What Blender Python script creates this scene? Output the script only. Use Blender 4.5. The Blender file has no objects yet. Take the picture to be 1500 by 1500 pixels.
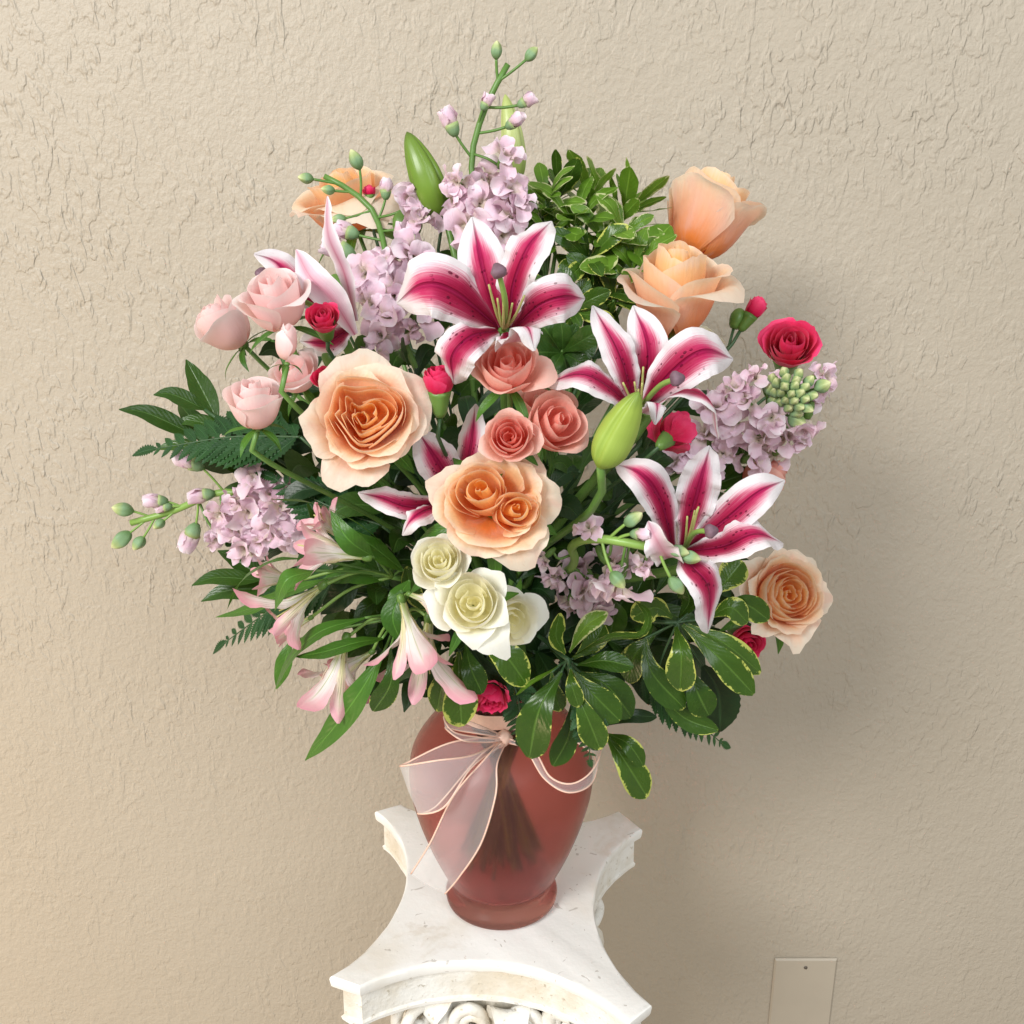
import bpy, math, random
import numpy as np
from mathutils import Vector, Matrix

random.seed(7)
rng = np.random.default_rng(11)
scene = bpy.context.scene
COL = scene.collection
R_ = math.radians

# ------------------------------------------------------------------ camera
ZP = 0.90                                   # height of the pedestal top
CAM = np.array([0.009, -0.695, ZP + 0.559])
PITCH = R_(17.0)
FPX = 1400.0
cam_d = bpy.data.cameras.new('camera'); cam = bpy.data.objects.new('camera', cam_d); COL.objects.link(cam)
cam.location = CAM; cam.rotation_euler = (math.pi/2 - PITCH, 0, 0)
cam_d.sensor_width = 36.0; cam_d.lens = FPX/1500*36.0; cam_d.clip_start = 0.02; cam_d.clip_end = 60
scene.camera = cam
# ------------------------------------------------------------------ light
WALL_Y = 0.235
w = bpy.data.worlds.new('World'); scene.world = w; w.use_nodes = True
w.node_tree.nodes['Background'].inputs[0].default_value = (1.0, 0.97, 0.93, 1)
w.node_tree.nodes['Background'].inputs[1].default_value = 0.45
def area(name, loc, target, sx, sy, power, col):
    d = bpy.data.lights.new(name, 'AREA'); d.shape = 'RECTANGLE'; d.size = sx; d.size_y = sy; d.energy = power; d.color = col
    o = bpy.data.objects.new(name, d); COL.objects.link(o); o.location = loc
    o.rotation_euler = (Vector(target) - Vector(loc)).to_track_quat('-Z', 'Y').to_euler()
    return o
area('window_light', (-1.9, -2.5, ZP+2.1), (0.0, 0.0, ZP+0.33), 1.2, 1.2, 130, (1.0, 0.985, 0.96))
area('warm_fill', (-1.35, -0.55, ZP-0.35), (-0.5, WALL_Y, ZP-0.05), 0.4, 0.4, 5.5, (1.0, 0.72, 0.42))  # added fill that warms the lower-left wall, not an actual lamp
area('cool_fill', (0.9, -1.9, ZP+1.5), (0, 0, ZP+0.3), 1.4, 1.0, 24, (0.90, 0.97, 1.0))  # added cool fill from the right, stands for no fixture
scene.view_settings.view_transform = 'Standard'; scene.view_settings.look = 'None'
scene.view_settings.exposure = 0.0; scene.view_settings.gamma = 1.0
scene.render.engine = 'CYCLES'
scene.cycles.use_denoising = True
scene.cycles.max_bounces = 10; scene.cycles.transparent_max_bounces = 16
scene.cycles.diffuse_bounces = 5; scene.cycles.transmission_bounces = 8

# ------------------------------------------------------------------ helpers
FWD = np.array([0, math.cos(PITCH), -math.sin(PITCH)])
UP = np.array([0, math.sin(PITCH), math.cos(PITCH)])
RT = np.array([1.0, 0, 0])
def ray(u, v): return RT*((u-750)/FPX) + UP*((750-v)/FPX) + FWD
def P(u, v, dy):                            # place a point of the arrangement at depth dy behind the vase axis
    d = ray(u, v); return CAM + d*((dy-CAM[1])/d[1])
def PZ(u, v, z):
    d = ray(u, v); return CAM + d*((z-CAM[2])/d[2])
def S(u, v, dy):                            # metres for one pixel of the photograph there
    return ((dy-CAM[1])/ray(u, v)[1])/FPX
def dome(u, v):
    r2 = ((u-700)/545)**2 + ((v-640)/520)**2
    return 0.04 - 0.185*math.sqrt(max(0.0, 1-r2))
def nrm(a):
    a = np.asarray(a, float); return a/max(1e-9, np.linalg.norm(a))
def axis_w(u, v, a):                        # facing direction: right, up, towards the viewer's side
    return nrm(RT*a[0] + UP*a[1] - nrm(ray(u, v))*a[2])
def frame(z, spin=0.0):
    z = nrm(z); x = np.cross([0.0, 0.0, 1.0], z)
    x = nrm(x) if np.linalg.norm(x) > 1e-3 else np.array([1.0, 0, 0])
    y = np.cross(z, x); c, s = math.cos(spin), math.sin(spin)
    x, y = x*c + y*s, y*c - x*s
    return Matrix(((x[0], y[0], z[0]), (x[1], y[1], z[1]), (x[2], y[2], z[2]))).to_4x4()
def thing(name, label, cat, loc, group=None):
    o = bpy.data.objects.new(name, None); COL.objects.link(o); o.location = [float(c) for c in loc]
    o.empty_display_size = 0.01
    o['label'] = label; o['category'] = cat
    if group: o['group'] = group
    return o
def mesh(name, verts, faces, uvs=None, smooth=True, mats=(), midx=None):
    me = bpy.data.meshes.new(name)
    verts = np.asarray(verts, float)
    me.from_pydata(verts.tolist(), [], faces)
    if uvs is not None:
        lay = me.uv_layers.new(name='UVMap')
        li = np.empty(len(me.loops), np.int32); me.loops.foreach_get('vertex_index', li)
        lay.data.foreach_set('uv', np.asarray(uvs, np.float32)[li].ravel())
    for m in mats: me.materials.append(m)
    if midx is not None: me.polygons.foreach_set('material_index', np.asarray(midx, np.int32))
    if smooth: me.polygons.foreach_set('use_smooth', np.ones(len(me.polygons), bool))
    me.update()
    return me
def child(name, me, parent, matrix=None, color=None):
    o = bpy.data.objects.new(name, me); COL.objects.link(o); o.parent = parent
    if matrix is not None: o.matrix_basis = matrix
    if color is not None: o.color = color
    return o
_gf = {}
def gfaces(nu, nv, wrap=False):
    k = (nu, nv, wrap)
    if k not in _gf:
        f = []
        for j in range(nv-1):
            for i in range(nu if wrap else nu-1):
                i2 = (i+1) % nu
                f.append((j*nu+i, j*nu+i2, (j+1)*nu+i2, (j+1)*nu+i))
        _gf[k] = f
    return _gf[k]
def crom(pts, n):
    pts = np.asarray(pts, float)
    if len(pts) == 2: return pts[0] + (pts[1]-pts[0])*np.linspace(0, 1, n)[:, None]
    p = np.vstack([2*pts[0]-pts[1], pts, 2*pts[-1]-pts[-2]])
    seg = np.linalg.norm(np.diff(pts, axis=0), axis=1); cum = np.concatenate([[0], np.cumsum(seg)])
    tt = np.linspace(0, cum[-1], n); out = []
    for t in tt:
        k = min(len(seg)-1, int(np.searchsorted(cum, t, side='right')-1)); s = (t-cum[k])/max(seg[k], 1e-9)
        a, b, c, d = p[k], p[k+1], p[k+2], p[k+3]
        out.append(0.5*(2*b + (c-a)*s + (2*a-5*b+4*c-d)*s*s + (3*b-3*c+d-a)*s**3))
    return np.array(out)
def ptrans(C, hint):                        # parallel-transported frames
    T = np.gradient(C, axis=0); T /= np.linalg.norm(T, axis=1)[:, None] + 1e-12
    N = np.empty_like(T); n = np.asarray(hint, float)
    for i in range(len(C)):
        n = n - T[i]*np.dot(n, T[i])
        if np.linalg.norm(n) < 1e-6: n = np.cross(T[i], [0.3, 0.5, 0.8])
        n = n/np.linalg.norm(n); N[i] = n
    return T, N
def tube(pts, r, n=12, ns=7, r1=None, org=(0, 0, 0), smoothpath=True):
    C = crom(pts, n) if smoothpath else np.asarray(pts, float); n = len(C)
    T, N = ptrans(C, (0.31, -0.9, 0.2)); B = np.cross(T, N)
    rr = np.linspace(r, r if r1 is None else r1, n)
    a = np.arange(ns)*2*math.pi/ns
    V = C[:, None, :] + rr[:, None, None]*(np.cos(a)[None, :, None]*N[:, None, :] + np.sin(a)[None, :, None]*B[:, None, :])
    V = V.reshape(-1, 3) - np.asarray(org)
    F = list(gfaces(ns, n, True)) + [tuple(range(ns-1, -1, -1)), tuple(range((n-1)*ns, n*ns))]
    return V, F
def tube_mesh(name, pts, r, mat, **k):
    V, F = tube(pts, r, **k); return mesh(name, V, F, mats=(mat,))
PROF = {
 'lily': ([0, .1, .25, .42, .6, .75, .87, .95, 1], [.22, .42, .74, .96, 1, .86, .60, .33, .03]),
 'lance': ([0, .05, .2, .4, .6, .8, .92, 1], [.10, .25, .72, 1, .88, .52, .24, .0]),
 'obov': ([0, .1, .25, .45, .65, .8, .9, .96, 1], [.10, .18, .45, .80, 1, .92, .68, .43, .06]),
 'oval': ([0, .08, .25, .5, .7, .85, .95, 1], [.10, .3, .78, 1, .92, .66, .34, .03]),
 'spat': ([0, .2, .4, .6, .75, .88, .96, 1], [.16, .21, .40, .82, 1, .88, .5, .08]),
 'claw': ([0, .15, .35, .55, .75, .9, .97, 1], [.12, .2, .55, .9, 1, .9, .68, .35]),
 'strip': ([0, 1], [1, 1]),
}
def blade(pts, width, prof, hint, org=(0, 0, 0), nu=7, nv=16, fold=0., cup=0., wave=0., wf=3., roll=0., twist=0., ph=0., jag=0.):
    C = crom(pts, nv); T, N = ptrans(C, hint); B = np.cross(T, N)
    v = np.linspace(0, 1, nv); x = np.linspace(-1, 1, nu)
    ang = roll + twist*v
    Nn = N*np.cos(ang)[:, None] + B*np.sin(ang)[:, None]; Bn = np.cross(T, Nn)
    k = PROF[prof]; wv = np.interp(v, k[0], k[1])*width/2
    wv = np.convolve(np.pad(wv, 1, mode='edge'), [.2, .6, .2], 'valid') if prof != 'strip' else wv
    if jag: wv = wv*(1 + jag*np.array([(-1)**i for i in range(nv)]))
    X = x[None, :]*wv[:, None]
    H = (fold*np.abs(x)[None, :] + cup*(x**2)[None, :])*wv[:, None]
    H = H + wave*width*(np.abs(x)**1.6)[None, :]*np.sin(2*math.pi*wf*v[:, None] + ph + (x[None, :] > 0)*2.1)*np.minimum(1, 4*v*(1-v)+.25)[:, None]
    H = H + .45*wave*width*(np.abs(x)**2.5)[None, :]*np.sin(2*math.pi*wf*2.7*v[:, None] + ph*2.3 + (x[None, :] > 0)*4.0)*(4*v*(1-v))[:, None]
    V = C[:, None, :] + X[:, :, None]*Bn[:, None, :] + H[:, :, None]*Nn[:, None, :]
    UV = np.stack(np.broadcast_arrays((x[None, :]+1)/2, v[:, None]), -1).reshape(-1, 2)
    return V.reshape(-1, 3) - np.asarray(org), gfaces(nu, nv), UV, Nn
def blade_mesh(name, mat, *a, **k):
    V, F, UV, _ = blade(*a, **k); return mesh(name, V, F, UV, mats=(mat,))
def shell_mesh(name, mat_f, mat_b, thick, *a, **k):     # a blade with two faces and a rim
    V, F, UV, Nn = blade(*a, **k); nu, nv = k.get('nu', 7), k.get('nv', 16)
    N = np.repeat(Nn, nu, axis=0); n = len(V)
    prof = np.tile(1-np.linspace(-1, 1, nu)**4, nv)[:, None]
    V2 = np.vstack([V + N*thick*.5*prof, V - N*thick*.5*prof])
    F2 = [tuple(f) for f in F] + [tuple(n+i for i in reversed(f)) for f in F]
    return mesh(name, V2, F2, np.vstack([UV, UV]), mats=(mat_f, mat_b), midx=[0]*len(F)+[1]*len(F))
def lathe(prof, ns=48, rib=None):
    prof = np.asarray(prof, float); a = np.arange(ns)*2*math.pi/ns
    m = np.ones((len(prof), ns)) if rib is None else np.broadcast_to(rib(a[None, :], np.linspace(0, 1, len(prof))[:, None]), (len(prof), ns))
    V = np.stack([prof[:, 0][:, None]*m*np.cos(a), prof[:, 0][:, None]*m*np.sin(a), np.broadcast_to(prof[:, 1][:, None], m.shape)], -1)
    UV = np.stack(np.broadcast_arrays((a/(2*math.pi))[None, :], np.linspace(0, 1, len(prof))[:, None]), -1)
    return V.reshape(-1, 3), list(gfaces(ns, len(prof), True)), UV.reshape(-1, 2)

# ------------------------------------------------------------------ materials
class NB:
    def __init__(s, name):
        s.m = bpy.data.materials.new(name); s.m.use_nodes = True; s.t = s.m.node_tree; s.n = s.t.nodes
        s.b = s.n['Principled BSDF']; s.out = s.n['Material Output']
    def add(s, t, **k):
        n = s.n.new(t)
        for a, b in k.items(): setattr(n, a, b)
        return n
    def link(s, a, b): s.t.links.new(a, b)
    def val(s, sock, v):
        if hasattr(v, 'is_linked'): s.link(v, sock)
        else: sock.default_value = v
    def math(s, op, a, b=0.0, c=None, clamp=False):
        n = s.add('ShaderNodeMath', operation=op); n.use_clamp = clamp
        s.val(n.inputs[0], a); s.val(n.inputs[1], b)
        if c is not None: s.val(n.inputs[2], c)
        return n.outputs[0]
    def mix(s, f, a, b, mode='MIX'):
        n = s.add('ShaderNodeMix', data_type='RGBA', blend_type=mode); n.clamp_factor = True
        s.val(n.inputs[0], f)
        for i, c in ((6, a), (7, b)):
            s.val(n.inputs[i], c if hasattr(c, 'is_linked') else (*c, 1))
        return n.outputs[2]
    def ramp(s, f, stops, interp='EASE'):
        n = s.add('ShaderNodeValToRGB'); n.color_ramp.interpolation = interp; e = n.color_ramp.elements
        while len(e) < len(stops): e.new(0.5)
        for q, (p, c) in zip(e, stops): q.position = p; q.color = (*c, 1) if hasattr(c, '__len__') else (c, c, c, 1)
        s.link(f, n.inputs[0]); return n.outputs[0]
    def uv(s):
        t = s.add('ShaderNodeTexCoord'); x = s.add('ShaderNodeSeparateXYZ'); s.link(t.outputs['UV'], x.inputs[0])
        return t.outputs['UV'], x.outputs[0], x.outputs[1]
    def obj(s): return s.add('ShaderNodeTexCoord').outputs['Object']
    def mapping(s, vec, scale, rnd=False):
        n = s.add('ShaderNodeMapping'); s.link(vec, n.inputs[0]); n.inputs['Scale'].default_value = scale
        if rnd:
            oi = s.add('ShaderNodeObjectInfo'); c = s.add('ShaderNodeCombineXYZ')
            q = s.math('MULTIPLY', oi.outputs['Random'], 37.0)
            s.link(q, c.inputs[0]); s.link(q, c.inputs[1]); s.link(c.outputs[0], n.inputs['Location'])
        return n.outputs[0]
    def noise(s, vec, scale, detail=3, rough=.5, dist=0.):
        n = s.add('ShaderNodeTexNoise'); s.link(vec, n.inputs['Vector'])
        n.inputs['Scale'].default_value = scale; n.inputs['Detail'].default_value = detail
        n.inputs['Roughness'].default_value = rough; n.inputs['Distortion'].default_value = dist
        return n.outputs[0]
    def bump(s, h, strength, dist):
        n = s.add('ShaderNodeBump'); n.inputs['Strength'].default_value = strength; n.inputs['Distance'].default_value = dist
        s.link(h, n.inputs['Height']); s.link(n.outputs[0], s.b.inputs['Normal']); return n.outputs[0]
    def set(s, **k):
        for a, v in k.items():
            a = a.replace('_', ' ')
            sock = s.b.inputs[a]
            if hasattr(v, 'is_linked'): s.link(v, sock)
            else: sock.default_value = (*v, 1) if hasattr(v, '__len__') and len(v) == 3 else v
        return s
    def thin(s, colour, amount):            # light shining through a thin petal or leaf
        tr = s.add('ShaderNodeBsdfTranslucent'); mx = s.add('ShaderNodeMixShader'); mx.inputs[0].default_value = amount
        s.val(tr.inputs[0], colour if hasattr(colour, 'is_linked') else (*colour, 1))
        s.link(s.b.outputs[0], mx.inputs[1]); s.link(tr.outputs[0], mx.inputs[2]); s.link(mx.outputs[0], s.out.inputs[0])

def petal_mat(name, deep, mid, rim, inner, blush=None, trans=.3, rough=.48, spots=0., crk_s=.28):
    b = NB(name); uv, x, y = b.uv()
    vein = b.noise(b.mapping(uv, (26, 2.2, 1), True), 1.0, 3, .55)
    blot = b.noise(b.mapping(uv, (2.2, 1.6, 1), True), 1.6, 3, .5)
    yy = b.math('ADD', y, b.math('MULTIPLY', b.math('SUBTRACT', blot, .5), .26))
    yy = b.math('ADD', yy, b.math('MULTIPLY', b.math('SUBTRACT', vein, .5), .16))
    c = b.ramp(yy, [(0.0, deep), (.30, deep), (.58, mid), (.76, tuple(.55*a_+.45*b_ for a_, b_ in zip(mid, rim))), (.92, rim)], 'LINEAR')
    oi = b.add('ShaderNodeObjectInfo'); sx = b.add('ShaderNodeSeparateColor'); b.link(oi.outputs['Color'], sx.inputs[0])
    ci = b.ramp(yy, [(0.0, deep), (.25, deep), (.70, inner), (.88, inner), (1.0, tuple(.35*i+.65*r for i, r in zip(inner, rim)))], 'LINEAR')
    c = b.mix(sx.outputs[0], ci, c)
    if blush: c = b.mix(b.math('MULTIPLY', b.ramp(blot, [(.45, 0.), (.7, 1.)]), b.math('MULTIPLY', sx.outputs[0], .6)), c, blush)
    if spots:
        fl = b.noise(b.mapping(uv, (5, 5, 1), True), 2.2, 2)
        c = b.mix(b.math('MULTIPLY', b.ramp(fl, [(.68, 0.), (.75, 1.)]), spots), c, tuple(.6*q for q in mid))
    b.set(Base_Color=c, Roughness=rough); b.b.inputs['Specular IOR Level'].default_value = .3
    b.b.inputs['Sheen Weight'].default_value = .12
    crk = b.noise(b.mapping(uv, (9, 5, 1), True), 1.0, 4, .6, .6)
    b.bump(b.math('ADD', b.math('MULTIPLY', vein, .6), b.math('ADD', blot, crk)), crk_s, .0016); b.thin(c, trans); return b.m
def leaf_mat(name, dark, light, edge=None, edge_w=.25, rough=.3, trans=.15, back=1.0):
    b = NB(name); uv, x, y = b.uv()
    ax = b.math('ABSOLUTE', b.math('SUBTRACT', b.math('MULTIPLY', x, 2.), 1.))
    n1 = b.noise(b.mapping(uv, (3, 5, 1), True), 1.0, 4, .6)
    side = b.math('SINE', b.math('MULTIPLY', b.math('SUBTRACT', b.math('MULTIPLY', y, 11.), b.math('MULTIPLY', ax, 2.6)), 6.283))
    oi = b.add('ShaderNodeObjectInfo')
    c = b.mix(b.math('ADD', b.math('MULTIPLY', n1, .7), b.math('MULTIPLY', b.math('SUBTRACT', oi.outputs['Random'], .5), .7), clamp=True), dark, light)
    rib = b.ramp(ax, [(0., 1.), (.05, .6), (.10, 0.)])
    c = b.mix(b.math('MULTIPLY', rib, .38), c, tuple(min(1, q*2.0+.02) for q in light))
    if edge:
        n2 = b.noise(b.mapping(uv, (7, 24, 1), True), 1.0, 4, .65)
        n3 = b.noise(b.mapping(uv, (2, 4, 1), True), 1.0, 2)
        e = b.math('MAXIMUM', ax, b.math('MULTIPLY', b.math('POWER', y, 6.), .98))
        e = b.math('ADD', e, b.math('MULTIPLY', b.math('SUBTRACT', n2, .5), .75))
        e = b.math('ADD', e, b.math('MULTIPLY', b.math('SUBTRACT', n3, .5), 1.1)); e = b.math('ADD', e, b.math('MULTIPLY', b.math('SUBTRACT', oi.outputs['Random'], .6), .32))
        m = b.ramp(e, [(1-edge_w, 0.), (1-edge_w+.07, 1.)], 'LINEAR')
        c = b.mix(m, c, edge)
    b.set(Base_Color=c, Roughness=b.math('ADD', rough-.05, b.math('MULTIPLY', n1, .14))); b.b.inputs['Specular IOR Level'].default_value = .36
    h = b.math('ADD', b.math('MULTIPLY', side, .07), b.math('MULTIPLY', n1, .9)); h = b.math('SUBTRACT', h, b.math('MULTIPLY', rib, .9))
    b.bump(h, .45, .0011); b.thin(b.mix(.5, c, (.16, .30, .02)), trans); return b.m
def plain(name, col, rough=.5, var=.25, scale=60., bump=.0, trans=0.):
    b = NB(name); n = b.noise(b.obj(), scale, 4, .6); nl = b.noise(b.obj(), scale*.22, 2, .5)
    c = b.mix(n, tuple(q*(1-var) for q in col), tuple(min(1, q*(1+var)) for q in col)); c = b.mix(b.math('MULTIPLY', b.ramp(nl, [(.4, 0.), (.65, 1.)]), var), c, tuple(min(1, q*1.5+.01) for q in col))
    b.set(Base_Color=c, Roughness=rough)
    if bump: b.bump(n, .5, bump)
    if trans: b.thin(c, trans)
    return b.m
def grad_mat(name, stops, rough=.45, trans=.15, vein=14., blotch=.2):
    b = NB(name); uv, x, y = b.uv(); n = b.noise(b.mapping(uv, (vein, 1.5, 1), True), 1., 3)
    n2 = b.noise(b.mapping(uv, (3., 3., 1), True), 1.2, 2)
    yy = b.math('ADD', y, b.math('MULTIPLY', b.math('SUBTRACT', n, .5), blotch)); yy = b.math('ADD', yy, b.math('MULTIPLY', b.math('SUBTRACT', n2, .5), blotch))
    c = b.ramp(yy, stops, 'LINEAR'); b.set(Base_Color=c, Roughness=rough); b.bump(n, .35, .0008)
    if trans: b.thin(c, trans)
    return b.m
def lily_front():
    b = NB('lily_tepal_front'); uv, x, y = b.uv()
    ax = b.math('ABSOLUTE', b.math('SUBTRACT', b.math('MULTIPLY', x, 2.), 1.))
    vein = b.noise(b.mapping(uv, (48, 2.6, 1), True), 1., 4, .65)
    blot = b.noise(b.mapping(uv, (3, 3, 1), True), 1., 2)
    e = b.math('ADD', ax, b.math('MULTIPLY', b.math('SUBTRACT', vein, .5), .62)); e = b.math('ADD', e, b.math('MULTIPLY', b.math('SUBTRACT', blot, .5), .34))
    e = b.math('ADD', e, b.math('MULTIPLY', b.math('POWER', y, 4.0), .95))
    c = b.ramp(e, [(0.0, (.46, .002, .075)), (.20, (.55, .008, .11)), (.40, (.70, .05, .19)), (.62, (.84, .45, .55)), (.84, (.87, .83, .85))], 'LINEAR')
    base = b.ramp(y, [(.0, (.22, .0, .035)), (.45, (.62, .3, .38)), (.8, (1, 1, 1))], 'LINEAR')
    c = b.mix(b.ramp(e, [(.5, .8), (.75, .0)]), c, b.mix(1.0, c, base, 'MULTIPLY'))
    rib = b.ramp(ax, [(0., 1.), (.045, .7), (.10, 0.)])
    c = b.mix(b.math('MULTIPLY', rib, b.ramp(y, [(.1, .7), (.85, .55), (.97, 0.)])), c, (.42, .012, .10))
    vo = b.add('ShaderNodeTexVoronoi'); vo.inputs['Scale'].default_value = 1.; b.link(b.mapping(uv, (9, 17, 1), True), vo.inputs['Vector'])
    dots = b.ramp(vo.outputs['Distance'], [(.15, 1.), (.22, 0.)], 'LINEAR')
    dm = b.math('MULTIPLY', dots, b.math('MULTIPLY', b.ramp(y, [(.12, 0.), (.2, 1.), (.5, 1.), (.62, 0.)]), b.ramp(ax, [(.6, 1.), (.78, 0.)])))
    c = b.mix(b.math('MULTIPLY', dm, .85), c, (.16, .0, .03))
    b.set(Base_Color=c, Roughness=.5); b.b.inputs['Specular IOR Level'].default_value = .3
    h = b.math('ADD', b.math('MULTIPLY', vein, .5), b.math('MULTIPLY', dm, 1.6)); h = b.math('SUBTRACT', h, b.math('MULTIPLY', rib, 1.8))
    b.bump(h, .75, .0015); b.thin(c, .22); return b.m
def lily_back():
    b = NB('lily_tepal_back'); uv, x, y = b.uv()
    ax = b.math('ABSOLUTE', b.math('SUBTRACT', b.math('MULTIPLY', x, 2.), 1.))
    vein = b.noise(b.mapping(uv, (30, 2.5, 1), True), 1., 3, .6)
    e = b.math('ADD', ax, b.math('MULTIPLY', b.math('SUBTRACT', vein, .5), .3)); e = b.math('ADD', e, b.math('MULTIPLY', y, .25))
    c = b.ramp(e, [(0., (.50, .12, .20)), (.16, (.62, .28, .37)), (.42, (.73, .47, .56)), (.72, (.80, .64, .71)), (1., (.90, .85, .88))], 'LINEAR')
    b.set(Base_Color=c, Roughness=.45); b.bump(vein, .4, .001); b.thin(c, .22); return b.m

M = {}
M['peach'] = petal_mat('peach_petal', (.97, .35, .08), (.95, .54, .34), (.95, .84, .71), (.98, .60, .18), (.94, .60, .48), spots=.12, trans=.45, crk_s=.45)
M['coral'] = petal_mat('coral_petal', (.86, .22, .15), (.90, .42, .33), (.92, .60, .52), (.88, .30, .23), None, trans=.38)
M['blush'] = petal_mat('blush_petal', (.94, .62, .58), (.94, .70, .68), (.95, .85, .84), (.94, .64, .62), (.93, .68, .68), trans=.38, crk_s=.16)
M['cream'] = petal_mat('cream_petal', (.92, .87, .56), (.94, .92, .78), (.95, .95, .89), (.94, .90, .64), None, trans=.40, crk_s=.22)
M['hotpink'] = petal_mat('carnation_petal', (.55, .0, .05), (.76, .008, .09), (.86, .06, .19), (.70, .004, .08), None, trans=.2)
M['lily_f'] = lily_front(); M['lily_b'] = lily_back()
M['stock'] = petal_mat('stock_petal', (.64, .56, .44), (.84, .62, .73), (.95, .87, .92), (.77, .49, .64), (.84, .68, .82), trans=.3, rough=.55)
M['stock_w'] = petal_mat('stock_bud_petal', (.5, .55, .3), (.68, .48, .66), (.8, .68, .78), (.7, .5, .7), None)
def alst_mat(name, stops, streak):
    b = NB(name); uv, x, y = b.uv(); n = b.noise(b.mapping(uv, (20, 1.4, 1), True), 1., 3); n2 = b.noise(b.mapping(uv, (3., 3., 1), True), 1.2, 2)
    yy = b.math('ADD', y, b.math('MULTIPLY', b.math('SUBTRACT', n2, .5), .35)); ax = b.math('ABSOLUTE', b.math('SUBTRACT', b.math('MULTIPLY', x, 2.), 1.))
    yy = b.math('ADD', yy, b.math('MULTIPLY', b.math('SUBTRACT', ax, .5), .22))
    c = b.ramp(yy, stops, 'LINEAR')
    ln = b.math('MULTIPLY', b.ramp(n, [(.55, 0.), (.62, 1.)]), b.ramp(y, [(.10, .2), (.3, .8), (.62, .7), (.75, 0.)]))
    c = b.mix(b.math('MULTIPLY', ln, streak), c, (.20, .22, .06)); c = b.mix(b.math('MULTIPLY', b.ramp(ax, [(0., 1.), (.10, 0.)]), b.ramp(y, [(.1, .7), (.7, .45), (.9, 0.)])), c, (.36, .46, .14))
    b.set(Base_Color=c, Roughness=.45); b.bump(n, .4, .001); b.thin(c, .3); return b.m
M['alst'] = alst_mat('alstroemeria_petal', [(0., (.34, .46, .12)), (.18, (.70, .74, .46)), (.36, (.92, .88, .84)), (.62, (.92, .78, .78)), (.80, (.88, .50, .55)), (1., (.84, .38, .47))], .55)
M['alst_i'] = alst_mat('alstroemeria_inner_petal', [(0., (.6, .6, .2)), (.30, (.90, .84, .50)), (.6, (.92, .76, .66)), (.85, (.86, .45, .52))], .9)
M['stem'] = plain('green_stem', (.10, .21, .04), .42, .3, 90, .0006)
M['stem_l'] = plain('pale_green_stem', (.20, .34, .07), .4, .25, 90, .0006)
M['stem_d'] = plain('dark_green_stem', (.035, .085, .03), .45, .3, 90, .0006)
M['calyx'] = plain('green_calyx', (.10, .20, .035), .42, .3, 70, .0006)
M['bud_g'] = grad_mat('stock_bud', [(0., (.13, .25, .08)), (.5, (.22, .36, .19)), (.75, (.36, .46, .18)), (.97, (.66, .68, .36))], .55, .1)
M['bud_l'] = grad_mat('stock_bud_lilac', [(0., (.11, .22, .06)), (.34, (.20, .32, .12)), (.46, (.66, .54, .62)), (1., (.80, .66, .78))], .5, .2)
M['lbud'] = grad_mat('lily_bud_skin', [(0., (.20, .31, .03)), (.35, (.33, .46, .08)), (.8, (.30, .42, .06)), (1., (.16, .25, .03))], .46, .08, 20., .16)
M['lbud_d'] = grad_mat('lily_bud_skin_dark', [(0., (.12, .22, .02)), (.4, (.16, .28, .03)), (.9, (.14, .24, .03)), (1., (.08, .13, .02))], .34, .08, 20., .16)
M['lbud_p'] = grad_mat('lily_bud_skin_pale', [(0., (.28, .38, .08)), (.5, (.50, .58, .22)), (1., (.42, .5, .16))], .36, .1, 20., .16)
M['leaf'] = leaf_mat('glossy_leaf', (.022, .066, .009), (.056, .13, .018), None, rough=.28)
M['leaf_a'] = leaf_mat('alstroemeria_leaf', (.036, .115, .012), (.092, .235, .028), None, rough=.34, trans=.2)
M['leaf_v'] = leaf_mat('variegated_leaf', (.026, .070, .007), (.072, .150, .016), (.50, .54, .12), .10, .24)
M['leaf_vy'] = leaf_mat('variegated_leaf_bright', (.09, .20, .015), (.20, .36, .045), (.62, .66, .32), .13, .3, .32)
M['leaf_f'] = leaf_mat('fern_leaf', (.012, .055, .014), (.025, .095, .022), None, rough=.42)
M['leaf_d'] = leaf_mat('dark_shaded_leaf', (.007, .026, .007), (.017, .056, .013), None, rough=.36)  # dark green leaf, with the shade inside the bouquet put into its colour
M['filament'] = plain('lily_filament', (.46, .47, .16), .4, .2)
M['stigma'] = plain('lily_stigma', (.16, .09, .12), .6, .3, 400, .0008)
M['anther'] = plain('alstroemeria_anther', (.38, .22, .10), .6, .3)

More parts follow.
